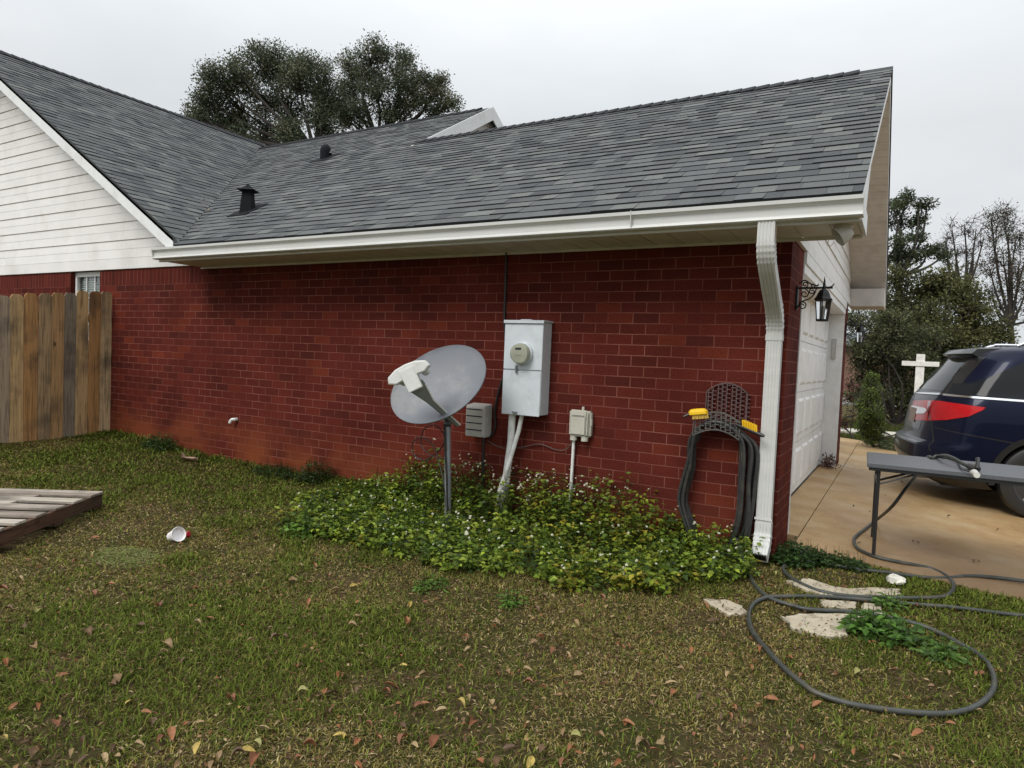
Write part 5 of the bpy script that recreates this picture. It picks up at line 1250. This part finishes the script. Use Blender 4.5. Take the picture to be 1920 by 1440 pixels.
o = leaves('leaf_litter', pos, d, no, rng.uniform(.010, .030, n), rng.uniform(.004, .012, n), cc, LM); tag(o, 'brown crumbs of dead leaves scattered through the lawn', 'leaf litter', kind='stuff')
n = 3800; gx = rng.uniform(-8.0, 2.4, n); gy = -4.1 * rng.rand(n) ** .9; k_ = fbm(gx * 1.4 + 31, gy * 1.4 + 15) + .3 * rng.rand(n) > .5; gx, gy = gx[k_], gy[k_]; n = len(gx)
pos = np.stack([gx, gy, gz(gx, gy) + rng.uniform(.008, .03, n)], 1); az = rng.uniform(0, 6.28, n)
d = np.stack([np.cos(az), np.sin(az), rng.uniform(-.5, .5, n)], 1); no = np.stack([rng.normal(0, .6, n), rng.normal(0, .6, n), np.ones(n)], 1)
cc = np.array([(.17, .075, .030), (.26, .15, .07), (.10, .055, .028), (.24, .095, .045)])[rng.choice(4, n, p=[.35, .2, .3, .15])] * rng.uniform(.7, 1.2, n)[:, None]
o = leaves('torn_leaf_litter', pos, d, no, rng.uniform(.016, .038, n), rng.uniform(.006, .016, n), cc, LM); tag(o, 'torn scraps of brown leaves caught in the grass', 'leaf litter', kind='stuff')
# pale grass clippings left of centre
c_ = gp(235, 1045); n = 1500; r_ = np.sqrt(rng.rand(n)) ; a_ = rng.uniform(0, 6.28, n)
gx = c_[0] + r_ * .26 * np.cos(a_); gy = c_[1] + r_ * .17 * np.sin(a_); pos = np.stack([gx, gy, gz(gx, gy) + .01 + .022 * (1 - r_) * rng.rand(n)], 1)
az = rng.uniform(0, 6.28, n); d = np.stack([np.cos(az), np.sin(az), rng.uniform(-.1, .2, n)], 1)
o = leaves('grass_clippings', pos, d, np.tile([0, 0, 1.], (n, 1)), rng.uniform(.02, .05, n), .003, np.array([(.40, .40, .17), (.30, .36, .10)])[rng.choice(2, n)] * rng.uniform(.6, 1.1, n)[:, None], LM)
tag(o, 'small heap of pale dry grass clippings on the lawn', 'grass clippings', kind='stuff')

# ------------------------------------------------------------------ fallen leaves, each its own object
def leafmesh(name, L_, W_, curl, lobes=False, colr=(.2, .07, .03)):
    n = 9; top, rows = [], []
    for i in range(n):
        t = i / (n - 1); w_ = W_ * .5 * (math.sin(math.pi * t ** .8) ** .8 if 0 < t < 1 else .02)
        if lobes: w_ *= 1 + .35 * math.cos(t * 20)
        z = curl * L_ * (math.sin(t * math.pi) * .35) + .002; row = []
        for s_ in (-1, -.5, 0, .5, 1): row.append((t * L_ - L_ / 2, s_ * w_, z + abs(s_) ** 1.5 * w_ * (.5 + curl) + .0008 * math.sin(t * 40 + s_ * 5)))
        rows.append(row)
    mb = MB(); mb.loft(rows, closed=False); mb.tube([(-L_ / 2, 0, .002), (-L_ / 2 - L_ * .18, .003, .006)], .0009, 4)
    me_o = mb.build(name, colr, smooth=True); return me_o
LC = {'red': [(.25, .098, .036), (.19, .070, .028)], 'tan': [(.31, .215, .105), (.23, .145, .066)], 'brown': [(.095, .050, .024), (.135, .075, .034)], 'yellow': [(.40, .29, .07), (.28, .26, .08)]}
LMAT = {k: [M('fallen_leaf_' + k, c, .6, var=.25, scale=45, bump=.3, bscale=80) for c in v] for k, v in LC.items()}
protos = {}
for k in LC:
    protos[k] = []
    for j in range(3):
        o = leafmesh('fallen_leaf', (.085, .07, .06)[j], (.034, .042, .026)[j], (.15, .5, .8)[j], j == 1 and k == 'brown', LMAT[k][j % 2]); protos[k].append(o)
LBL = {'red': 'reddish brown fallen leaf lying on the lawn', 'tan': 'pale tan dry fallen leaf lying on the lawn', 'brown': 'dark brown curled fallen leaf lying on the lawn', 'yellow': 'yellow fallen leaf lying on the lawn'}
first = set()
def put_leaf(k, px, py, size=1.0, label=None, pos=None):
    j = rng.randint(3); src = protos[k][j]
    if (k, j) in first: o = src.copy(); COL.objects.link(o)
    else: o = src; first.add((k, j))
    q_ = gp(px, py, .018) if pos is None else pos
    o.location = tuple(q_); o.rotation_euler = (rng.uniform(-.45, .45), rng.uniform(-.45, .45), rng.uniform(0, 6.28)); s_ = size * rng.uniform(.42, .85); o.scale = (s_, s_, s_)
    tag(o, label or LBL[k], 'leaf', 'fallen leaves on the lawn'); return o
A3 = lambda x, y: (x / 3, 1000 + y / 3); B3 = lambda x, y: (600 + x / 2.743, 1100 + y / 2.743); C3 = lambda x, y: (500 + x / 3.84, 820 + y / 3.84)
spots = [('red', A3(x, y)) for x, y in ((620, 290), (1080, 240), (1180, 480), (1000, 570), (350, 800), (225, 980), (1045, 1070), (965, 1130), (905, 1160), (35, 730), (1740, 1200), (1680, 1270), (1430, 1280), (1830, 890), (1910, 800), (70, 980), (10, 320), (1770, 180), (330, 1070))]
spots += [('tan', A3(x, y)) for x, y in ((255, 150), (110, 265), (490, 340), (810, 345), (200, 640), (1560, 1080), (590, 1265), (1220, 1260), (945, 630), (1490, 1105), (660, 1255), (1650, 270), (1885, 330), (90, 215), (1540, 70), (780, 1205), (1200, 1310), (1000, 1310), (920, 680), (345, 45), (680, 815))]
spots += [('yellow', A3(x, y)) for x, y in ((735, 950), (1350, 980), (1440, 1190), (1395, 1220), (1110, 1210), (545, 120), (20, 1160), (1910, 1140))]
spots += [('brown', A3(x, y)) for x, y in ((900, 400), (1060, 320), (480, 160), (130, 530), (500, 560), (1500, 540), (1600, 580), (1550, 590), (1770, 580), (1400, 990), (460, 1170), (1300, 1120), (1340, 1250), (900, 1250), (200, 1240), (1820, 770), (640, 850), (790, 520))]
spots += [('red', B3(x, y)) for x, y in ((445, 185), (105, 465), (340, 545), (365, 510), (535, 605), (245, 710), (300, 775), (780, 705), (590, 800), (820, 900), (1255, 910), (1720, 840), (1205, 335), (1130, 270), (1295, 850), (435, 790))]
spots += [('tan', B3(x, y)) for x, y in ((460, 45), (455, 100), (165, 205), (900, 190), (750, 285), (760, 320), (1100, 290), (1070, 440), (965, 440), (530, 465), (1240, 755), (1440, 775), (1760, 790), (1500, 920), (490, 815), (1805, 500), (1635, 385), (1330, 455), (1190, 195), (1320, 190), (1650, 810))]
spots += [('yellow', B3(x, y)) for x, y in ((1210, 470), (720, 605), (1315, 770), (115, 780), (1080, 905), (430, 405))]
spots += [('brown', B3(x, y)) for x, y in ((1120, 60), (1140, 330), (670, 350), (400, 325), (730, 695), (970, 830), (1150, 850), (1500, 235), (1660, 800), (480, 610), (60, 550), (1700, 610), (1110, 120), (320, 320))]
spots += [('red', K3(x, y)) for x, y in ((335, 700), (305, 775), (280, 815), (590, 860), (790, 850), (150, 1100), (20, 735), (680, 1025), (1275, 1200), (1480, 1140), (510, 745), (1280, 440))]
spots += [('tan', K3(x, y)) for x, y in ((1365, 930), (140, 845), (1650, 1075), (1210, 520), (480, 640))]
spots += [('red', K3(355, 268)), ('yellow', K3(420, 240)), ('red', C3(340, 915)), ('tan', C3(240, 930)), ('tan', C3(490, 1095)), ('yellow', C3(625, 1070)), ('tan', C3(1030, 1140)), ('yellow', C3(1030, 1210)), ('tan', C3(185, 1035)), ('red', C3(1010, 1325)), ('tan', C3(1650, 1345))]
for k, (x, y) in spots: put_leaf(k, x, y)
for _ in range(150):
    k = ['red', 'tan', 'brown', 'yellow'][rng.choice(4, p=[.38, .27, .31, .04])]; x, y = rng.uniform(0, 1900), 860 + 580 * rng.rand() ** .8
    if (540 < x < 1420 and y < 1110) or (x > 1380 and y < 1260) or (x < 200 and 900 < y < 1040): continue
    put_leaf(k, x, y, .85)
big = put_leaf('red', 178, 1008, 1.5, 'large heart shaped reddish leaf lying in front of the pallet')
big.rotation_euler = (.5, -.2, 1)
for x, y in ((1625, 888), (1640, 893), (1660, 930), (1630, 960), (1720, 1018), (1712, 1016), (1780, 969), (1870, 994), (1835, 1054), (1828, 1053), (1547, 870), (1690, 905), (1600, 950), (1612, 1018)):
    z = .0
    for _ in range(5): q_ = P(x, y, z=z); z = float(dz(q_[0])) + .008
    put_leaf('brown', x, y, .75, 'dark fallen leaf lying on the driveway', pos=P(x, y, z=z))['group'] = 'fallen leaves on the driveway'
for x, y, l_ in ((394, 399, 'tan dry leaf caught in the roof valley'), (380, 379, 'small pale leaf on the gable roof just above the one in the valley')):
    d_ = ray(x, y); n2_ = np.array([SL, 0, 1.0]); p0_ = np.array([VX, 0, zb(VX)]); q_ = CAM + d_ * (np.dot(p0_ - CAM, n2_) / np.dot(d_, n2_)) + np.array([0, 0, .02])
    put_leaf('tan', x, y, 2.0, l_, pos=q_)['group'] = 'leaves on the roof'
# heap of leaves blown into the far door jamb
q_ = np.array([-.06, 4.62, .07]); n = 160
pos = q_ + np.stack([rng.normal(0, .05, n), rng.normal(0, .09, n), np.abs(rng.normal(0, .06, n))], 1)
o = leaves('leaf_drift', pos, rng.normal(0, 1, (n, 3)), rng.normal(0, 1, (n, 3)), rng.uniform(.03, .06, n), rng.uniform(.01, .03, n), np.array([(.10, .05, .04), (.18, .10, .08)])[rng.choice(2, n)] * rng.uniform(.6, 1.2, n)[:, None], LM)
tag(o, 'drift of dead leaves blown against the far door frame', 'leaf litter', kind='stuff')

# ------------------------------------------------------------------ weeds
WMt = attrmat('weed_leaf', .5, .35, var=.12, scale=20, transl=.4)
FMt = attrmat('petal', .6, .3, var=.03, transl=.3)
def weeds(stems, hts, cols, leafL=(.018, .042), per=16, spread=.05, flower=.3, aspect=.5):
    """returns leaf arrays + flower positions; stems (n,2)"""
    Pp, Dd, Nn, LL_, CCc, tips = [], [], [], [], [], []; stemsL = []
    for (sx_, sy_), h, c in zip(stems, hts, cols):
        g = float(gz(sx_, sy_)); lean = rng.normal(0, .22, 2); m = max(4, int(per * (.6 + .8 * rng.rand()))); t = np.sort(rng.rand(m)) ** .7
        ctr = np.stack([sx_ + lean[0] * h * t ** 1.5, sy_ + lean[1] * h * t ** 1.5 , g + h * t * .95], 1)
        az = rng.uniform(0, 6.28, m) ; el = rng.uniform(-.2, .6, m)
        d = np.stack([np.cos(az) * np.cos(el), np.sin(az) * np.cos(el), np.sin(el)], 1)
        Pp.append(ctr + d * rng.uniform(0, spread, m)[:, None]); Dd.append(d + np.array([0, 0, -.25])); Nn.append(np.stack([rng.normal(0, .4, m), rng.normal(-.2, .4, m), np.ones(m)], 1))
        LL_.append(rng.uniform(*leafL, m)); CCc.append(np.array(c)[None] * rng.uniform(.45, 1.6, m)[:, None]); tips.append(ctr[-1] + np.array([0, 0, .03 + .05 * rng.rand()])); stemsL.append((np.array([sx_, sy_, g]), ctr[m // 2], tips[-1]))
    Pp, Dd, Nn, LL_, CCc = [np.concatenate(a) for a in (Pp, Dd, Nn, LL_, CCc)]
    return Pp, Dd, Nn, LL_, CCc, np.array(tips), stemsL
def stem_mesh(mbx, stemsL, r=.0016, c=(.06, .085, .02)):
    for a, b_, t in stemsL: mbx.tube([a, b_, t], [r * 1.3, r, r * .6], 3, c=c, cap=False)
def flowers(name, tips, size, parent):
    P_, D_, N_, S_ , C_ = [], [], [], [], []
    for t in tips:
        up = nrm(np.array([rng.normal(0, .35), -.45 + rng.normal(0, .35), .8])); a = nrm(np.cross(up, [1, 0, .1])); b_ = np.cross(up, a); s_ = size * rng.uniform(.7, 1.2)
        for k in range(5):
            th_ = 2 * math.pi * k / 5 + .2; d = a * math.cos(th_) + b_ * math.sin(th_); P_.append(t); D_.append(d + up * .2); N_.append(up); S_.append(s_); C_.append((.60, .60, .46))
        P_.append(t + up * .002 - a * s_ * .25); D_.append(a); N_.append(up); S_.append(s_ * .5); C_.append((.55, .38, .03))
    return leaves(name, np.array(P_), np.array(D_), np.array(N_), np.array(S_), np.array(S_) * .75, np.array(C_), FMt, parent)
GR = [(.10, .16, .018), (.17, .24, .026), (.28, .35, .04), (.045, .080, .014)]
poly = [gp(x, y)[:2] for x, y in ((530, 985), (590, 935), (690, 918), (760, 905), (1000, 935), (1250, 985), (1400, 1042), (1420, 1075), (1385, 1095), (1300, 1095), (1180, 1112), (1000, 1095), (880, 1080), (780, 1060), (700, 1040), (620, 1015), (560, 1005))]
pa = np.array(poly); S_, Hh, Cc = [], [], []
while len(S_) < 1500:
    x, y = rng.uniform(pa[:, 0].min(), pa[:, 0].max()), rng.uniform(pa[:, 1].min(), pa[:, 1].max())
    jx, jy = .10 * (fbm(x * 4, y * 4) - .5) * 3, .16 * (fbm(x * 3 + 40, y * 3) - .5) * 3
    if not inpoly(np.array([x + jx]), np.array([y + jy]), poly)[0] or y > -.03: continue
    qx, qy, _ = project(np.array([[x, y, float(gz(x, y))]])); qx = qx[0]
    near = smooth01((y + .75) / .6); tall = .13 + .27 * near * (np.exp(-((qx - 830) / 75) ** 2) + np.exp(-((qx - 1010) / 110) ** 2) * .9 + np.exp(-((qx - 1160) / 90) ** 2) * .8 + .2)
    if rng.rand() > .55 + .45 * fbm(x * 5, y * 5) * 1.4: continue
    if rng.rand() < .35 * (fbm(x * 6 + 9, y * 6) > .62): continue
    S_.append((x, y)); Hh.append(tall * rng.uniform(.45, 1.1) * (.75 + .6 * fbm(x * 3.5 + 60, y * 3.5))); c = np.array(GR[rng.choice(4, p=[.30, .28, .20, .22])])
    yel = np.exp(-((qx - 1170) / 110) ** 2) * .6 + .09
    if rng.rand() < yel * .55: c = np.array((.20, .235, .022)) if rng.rand() < .6 else np.array((.30, .26, .03))
    Cc.append(c)
a = weeds(S_, Hh, Cc, leafL=(.018, .058), per=14)
bed = leaves('weed_bed', a[0], a[1], a[2], a[3], a[3] * rng.uniform(.4, .75, len(a[3])), a[4], WMt)
for _ in range(75):
    x = P(rng.uniform(850, 1130), 880, y=-.1)[0]; y = -rng.uniform(.04, .35); b_ = np.array([x, y, float(gz(x, y))]); h_ = rng.uniform(.25, .46); t_ = b_ + np.array([rng.normal(0, .05), rng.normal(-.03, .03), h_])
    a[6].append((b_, b_ * .5 + t_ * .5 + rng.normal(0, .012, 3), t_)); 
    for __ in range(rng.randint(1, 4)): tall_tips = globals().setdefault('tall_tips', []); tall_tips.append(t_ + rng.normal(0, .02, 3))
tag(bed, 'tangled green weed bed with small white flowers along the brick wall', 'weeds', kind='stuff')
mb = MB(); stem_mesh(mb, a[6]); st_ = mb.build('stems', WMt, bed); st_['kind'] = 'stuff'
tp = a[5][rng.rand(len(a[5])) < .13]; ex = tp[rng.choice(len(tp), 90)] + rng.normal(0, .013, (90, 3)); f_ = flowers('flowers', np.concatenate([tp, ex, np.array(tall_tips)]), .0105, bed); f_['kind'] = 'stuff'
def patch_plant(name, label, cat, centre, rad, n, h, cols, leafL, per=14, flower=0, sq=1.0, group=None, asp=.55, spread=.05):
    S2, H2, C2 = [], [], []
    for _ in range(n):
        r = math.sqrt(rng.rand()); t = rng.uniform(0, 6.28); x = centre[0] + rad * r * math.cos(t); y = min(centre[1] + rad * sq * r * math.sin(t), -.03 if centre[0] < 0 and centre[1] < 0 else 99)
        S2.append((x, y)); H2.append(h * (1 - .55 * r) * rng.uniform(.6, 1.2)); C2.append(cols[rng.randint(len(cols))])
    a = weeds(S2, H2, C2, leafL=leafL, per=per, spread=spread); o = leaves(name, a[0], a[1], a[2], a[3], a[3] * rng.uniform(asp * .8, asp * 1.2, len(a[3])), a[4], WMt); tag(o, label, cat, group)
    mb = MB(); stem_mesh(mb, a[6]); mb.build('stem', WMt, o)
    return o
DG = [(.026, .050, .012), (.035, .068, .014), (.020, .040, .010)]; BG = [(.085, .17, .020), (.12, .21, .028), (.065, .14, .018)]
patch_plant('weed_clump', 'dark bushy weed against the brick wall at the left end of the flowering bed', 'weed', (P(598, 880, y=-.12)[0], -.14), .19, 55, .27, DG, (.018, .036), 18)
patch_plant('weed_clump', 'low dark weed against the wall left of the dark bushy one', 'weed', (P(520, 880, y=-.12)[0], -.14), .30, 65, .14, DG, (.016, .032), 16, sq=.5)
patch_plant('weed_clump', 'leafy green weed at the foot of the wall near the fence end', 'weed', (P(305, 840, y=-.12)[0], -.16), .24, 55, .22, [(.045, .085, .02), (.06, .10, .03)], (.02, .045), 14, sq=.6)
patch_plant('weed_clump', 'bright yellow green weed tuft at the left tip of the flowering bed', 'weed', gp(568, 1000)[:2], .13, 26, .09, BG, (.03, .06), 9)
q_ = gp(1512, 1040); patch_plant('ivy_clump', 'dark green leafy clump at the brick corner beside the driveway edge', 'ground plant', (.12, .12), .17, 80, .13, [(.030, .065, .014), (.042, .085, .018)], (.022, .040), 15, sq=1.2, asp=.8)
patch_plant('ivy_clump', 'dark green leaves along the driveway edge right of the brick corner', 'ground plant', (.36, .20), .20, 70, .07, [(.032, .065, .014), (.045, .085, .018)], (.02, .036), 13, sq=.6, asp=.8)
patch_plant('broadleaf_weed', 'bright green broad leaved weed growing over the slabs inside the hose loop', 'weed', gp(1655, 1195)[:2], .17, 46, .14, [(.075, .16, .022), (.10, .20, .03), (.055, .12, .018)], (.035, .062), 10, sq=.75, asp=.55)
patch_plant('broadleaf_weed', 'thin straggling green weed at the right inside of the hose loop', 'weed', gp(1790, 1240)[:2], .17, 24, .07, [(.075, .15, .022), (.10, .18, .03)], (.03, .05), 8, sq=.7)
patch_plant('broadleaf_weed', 'small green weed beside the slabs under the middle hose run', 'weed', gp(1668, 1140)[:2], .06, 10, .09, [(.075, .15, .022), (.10, .18, .03)], (.03, .05), 8)
patch_plant('weed_tuft', 'small bright green tuft in front of the flowering bed, middle', 'weed', gp(810, 1105)[:2], .08, 16, .05, BG, (.02, .035), 8)
patch_plant('weed_tuft', 'small yellow green tuft in front of the flowering bed, right of middle', 'weed', gp(950, 1135)[:2], .07, 16, .07, BG, (.02, .035), 8)

# ------------------------------------------------------------------ trees and shrubs
BARK = M('grey_brown_bark', (.040, .034, .028), .9, var=.3, scale=6, bump=.5, bscale=20, stretch=(1, 1, .3))
TM_ = attrmat('tree_leaf', .7, .2, var=.2, scale=.6, transl=.2)
def tree(name, label, cat, lobes, D, fork, cols, leafS=.12, sub=11, lv=55, cr=.42, base_px=None, group=None, trunk_r=.25, dth=.5, twigs=3, flat=1.0, leafy=1.0, low_r=None):
    """lobes: (px, py, radius px); D = depth of the tree; fork = pixel of the first fork"""
    bp_ = PD(*(base_px or fork), D); gxy = bp_[:2]; gz0 = -.1
    t = thing(name, label, cat, (gxy[0], gxy[1], gz0), 0, group)
    fk = PD(*fork, D); mb = MB(); base_ = np.array([gxy[0], gxy[1], gz0 - .2])
    mb.tube(curve([base_, base_ * .5 + fk * .5 + np.array([.1, 0, 0]), fk], 4), list(np.linspace(trunk_r * 1.25, trunk_r * .8, 9)), 10)
    Pp, Dd, Nn, SS, Cc2 = [], [], [], [], []
    for (lx, ly, lr) in lobes:
        rad = lr / FPX * D; c = PD(lx, ly, D + rng.uniform(-dth, dth) * rad * 2)
        mid = fk * .45 + c * .55 + np.array([rng.normal(0, .2), rng.normal(0, .2), -.06 * np.linalg.norm(c - fk)]); r0 = trunk_r * .5
        mb.tube(curve([fk, mid, c], 4), list(np.linspace(r0, r0 * .25, 9)), 6)
        ns = max(3, int(sub * (lr / 50) ** 1.3 + 2))
        for _ in range(ns):
            v = rng.normal(0, 1, 3); v /= np.linalg.norm(v); v[2] *= flat; s_ = c + v * rad * rng.uniform(.35, 1.0)
            st0 = mid * .3 + c * .7; m2 = st0 * .5 + s_ * .5 + rng.normal(0, .12, 3); mb.tube([st0, m2, s_], [r0 * .28, r0 * .18, .012], 4)
            for _ in range(twigs):
                e_ = s_ + np.clip(rng.normal(0, cr * .6, 3), -cr, cr); mb.tube([m2 * .3 + s_ * .7, e_], [.016, .006], 3)
            m = int(lv * rng.uniform(.6, 1.3) * leafy)
            if m < 1: continue
            off = np.clip(rng.normal(0, cr * .5, (m, 3)), -cr * .95, cr * .95); off[:, 2] *= .75; pos = s_ + off
            d = nrm(off + rng.normal(0, .3, (m, 3))); Pp.append(pos); Dd.append(d); Nn.append(rng.normal(0, 1, (m, 3)) + np.array([0, 0, .8])); SS.append(rng.uniform(.6, 1.3, m) * leafS)
            cc = np.array(cols[rng.randint(len(cols))]) * rng.uniform(.75, 1.25); Cc2.append(cc[None] * rng.uniform(.75, 1.3, m)[:, None])
    mb.build('trunk', BARK, t, smooth=True)
    if Pp:
        SS = np.concatenate(SS); o = leaves('crown', np.concatenate(Pp), np.concatenate(Dd), np.concatenate(Nn), SS, SS * .5, np.concatenate(Cc2), TM_, t)
    return t
OAK = [(.095, .118, .072), (.118, .138, .084), (.074, .096, .058), (.135, .13, .080)]
tree('evergreen_tree', 'large dark broad tree behind the roof, the left of the pair', 'tree',
     [(485, 115, 38), (440, 130, 34), (520, 130, 40), (400, 150, 30), (560, 150, 42), (385, 190, 30), (430, 190, 45), (490, 180, 48), (545, 205, 48), (395, 225, 32), (450, 232, 34), (600, 150, 36), (620, 185, 34), (610, 235, 28), (370, 222, 16), (500, 250, 30), (545, 258, 28), (465, 262, 24), (575, 120, 18), (600, 215, 22)],
     24, (590, 285), OAK, .092, sub=22, lv=160, cr=.38, base_px=(590, 420), group='trees behind the house roof', trunk_r=.17)
tree('evergreen_tree', 'large dark broad tree behind the roof, the right of the pair', 'tree',
     [(700, 95, 26), (690, 130, 34), (740, 120, 34), (660, 130, 26), (655, 170, 32), (705, 165, 38), (755, 160, 34), (785, 150, 22), (790, 190, 30), (825, 150, 13), (822, 175, 16), (845, 195, 16), (815, 212, 22), (760, 205, 26), (680, 215, 26), (650, 225, 20), (725, 205, 22), (640, 205, 20)],
     26, (708, 265), OAK, .092, sub=22, lv=160, cr=.36, base_px=(708, 420), group='trees behind the house roof', trunk_r=.15)
tree('pine_tree', 'tall pine with tufted dark crown just right of the garage roof', 'tree', [(1675, 385, 22), (1700, 375, 18), (1722, 385, 14), (1738, 382, 8), (1690, 415, 24), (1725, 412, 14), (1690, 450, 24), (1722, 445, 16), (1680, 485, 26), (1712, 480, 22), (1738, 472, 12), (1760, 465, 9), (1770, 480, 10)],
     34, (1685, 520), [(.060, .080, .042), (.078, .096, .046)], .15, sub=20, lv=75, cr=.34, base_px=(1688, 700), trunk_r=.2, flat=.6)
tree('broadleaf_tree', 'wide dark olive tree behind the shrubs, right of the garage', 'tree', [(1690, 545, 45), (1735, 535, 42), (1780, 540, 42), (1815, 560, 36), (1700, 600, 50), (1760, 600, 52), (1815, 610, 42), (1850, 620, 28), (1875, 635, 18), (1680, 640, 40), (1740, 650, 40), (1800, 650, 38)],
     30, (1755, 690), [(.090, .094, .034), (.108, .106, .040), (.066, .072, .030)], .16, sub=22, lv=110, cr=.55, base_px=(1755, 720), trunk_r=.25)
tree('bare_tree', 'nearly bare tree with reddish buds standing left of the sparse tall tree', 'tree', [(1785, 430, 26), (1808, 420, 24), (1830, 430, 22), (1795, 465, 28), (1825, 465, 26), (1780, 490, 22), (1815, 505, 24), (1845, 445, 16), (1775, 460, 16)],
     42, (1806, 560), [(.16, .10, .085), (.14, .11, .08)], .10, sub=16, lv=13, cr=.55, base_px=(1806, 720), trunk_r=.2, twigs=7)
tree('sparse_tree', 'tall sparse leaved tree at the right edge of the view', 'tree', [(1858, 410, 18), (1880, 400, 14), (1890, 425, 22), (1862, 445, 24), (1905, 450, 22), (1880, 480, 26), (1910, 495, 24), (1855, 500, 22), (1895, 530, 28), (1860, 545, 22), (1925, 540, 24), (1905, 575, 26), (1870, 580, 18), (1935, 450, 24), (1940, 590, 28)],
     38, (1895, 610), [(.095, .080, .052), (.085, .082, .050), (.12, .085, .070)], .12, sub=22, lv=42, cr=.5, base_px=(1897, 720), trunk_r=.18, twigs=6)
tree('large_shrub', 'tall mixed green shrub filling the gap beside the far lantern', 'shrub', [(1625, 625, 34), (1670, 610, 34), (1645, 660, 40), (1695, 650, 38), (1735, 640, 28), (1620, 700, 36), (1670, 700, 42), (1720, 695, 38), (1750, 690, 26), (1625, 750, 38), (1680, 755, 44), (1725, 750, 36), (1655, 590, 14), (1610, 660, 26), (1600, 600, 20)],
     17, (1680, 800), [(.075, .090, .038), (.10, .11, .046), (.055, .068, .030), (.13, .128, .062)], .068, sub=24, lv=100, cr=.26, base_px=(1680, 815), trunk_r=.07)
tree('hedge_shrub', 'dark rounded shrub low behind the rear of the car', 'shrub', [(1740, 770, 38), (1700, 785, 32), (1780, 760, 36), (1820, 740, 36), (1860, 720, 36), (1900, 715, 36), (1740, 730, 30), (1800, 700, 26)],
     19, (1750, 820), [(.055, .068, .028), (.070, .082, .032)], .08, sub=22, lv=110, cr=.32, base_px=(1750, 825), trunk_r=.06)
tree('conical_shrub', 'narrow upright conical green shrub on the far side of the driveway', 'shrub', [(1636, 706, 7), (1634, 722, 12), (1632, 740, 17), (1630, 760, 21), (1632, 780, 24), (1632, 798, 24), (1632, 812, 20)],
     11.5, (1632, 826), [(.11, .15, .036), (.14, .18, .045), (.08, .115, .03)], .032, sub=70, lv=120, cr=.085, base_px=(1632, 838), trunk_r=.03, twigs=1)
tree('flowering_shrub', 'small shrub with pinkish leaves beside the far brick pier', 'shrub', [(1590, 745, 14), (1598, 775, 14), (1588, 795, 12), (1600, 725, 10)],
     12.5, (1594, 812), [(.16, .045, .05), (.05, .05, .02), (.10, .06, .03)], .04, sub=20, lv=30, cr=.12, base_px=(1594, 824), trunk_r=.02, twigs=2)
patch_plant('flower_bed', 'low spiky green plants at the edge of the far lawn behind the car', 'plant', (PD(1675, 822, 11.5)[0], PD(1675, 822, 11.5)[1]), .35, 40, .25, [(.06, .09, .03), (.16, .2, .10)], (.06, .16), 10, asp=.15)

# white yard cross
q_ = PD(1722, 735, 14.5); S_ = 14.5 / FPX
cx_ = thing('wooden_cross', 'white painted wooden cross standing in the yard behind the car', 'cross', (q_[0], q_[1], -.1))
wm_ = M('chipped_white_paint', (.72, .70, .66), .7, var=.12, scale=12, dirt=(.4, .36, .3, .5), dirtscale=9)
zt_ = float(PD(1725, 664, 14.5)[2]); za_ = float(PD(1722, 682, 14.5)[2]); aw = 30 * S_
mb = MB(); mb.box(q_[0] - 7 * S_, q_[0] + 7 * S_, q_[1] - .03, q_[1] + .03, -.3, zt_); mb.build('upright', wm_, cx_, bevel=.004)
mb = MB(); mb.box(q_[0] - aw, q_[0] + aw, q_[1] - .056, q_[1] - .0305, za_ - 4.5 * S_, za_ + 4.5 * S_); mb.build('crossbar', wm_, cx_, bevel=.004)

# neighbour's house far off
nh = thing('distant_house', 'low house with a grey roof far off behind the trees', 'house', (0, 0, 0))
a_ = PD(1762, 632, 46); a_[2] = float(a_[2]); e_ = PD(1838, 661, 46); zr = a_[2]; ze_ = float(e_[2])
x0, y0 = a_[0], a_[1]; run = float(np.hypot(e_[0] - a_[0], e_[1] - a_[1])); u_ = (e_ - a_)[:2] / run; v_ = np.array([-u_[1], u_[0]])
def q2(s, t, z): p_ = np.array([x0, y0]) + u_ * s + v_ * t; return (p_[0], p_[1], z)
mb = MB(); mb.loft([[q2(-14, -run, ze_), q2(run, -run, ze_), q2(run, run, ze_), q2(-14, run, ze_)], [q2(-10, -.02, zr), q2(0, -.02, zr), q2(0, .02, zr), q2(-10, .02, zr)]]); mb.build('roof', M('grey_far_roof', (.13, .145, .16), .9, var=.1), nh)
mb = MB(); mb.loft([[q2(-13.5, -run + .5, z), q2(run - .5, -run + .5, z), q2(run - .5, run - .5, z), q2(-13.5, run - .5, z)] for z in (-.2, ze_)]); mb.build('wall', M('far_brick', (.22, .12, .09), .9), nh)
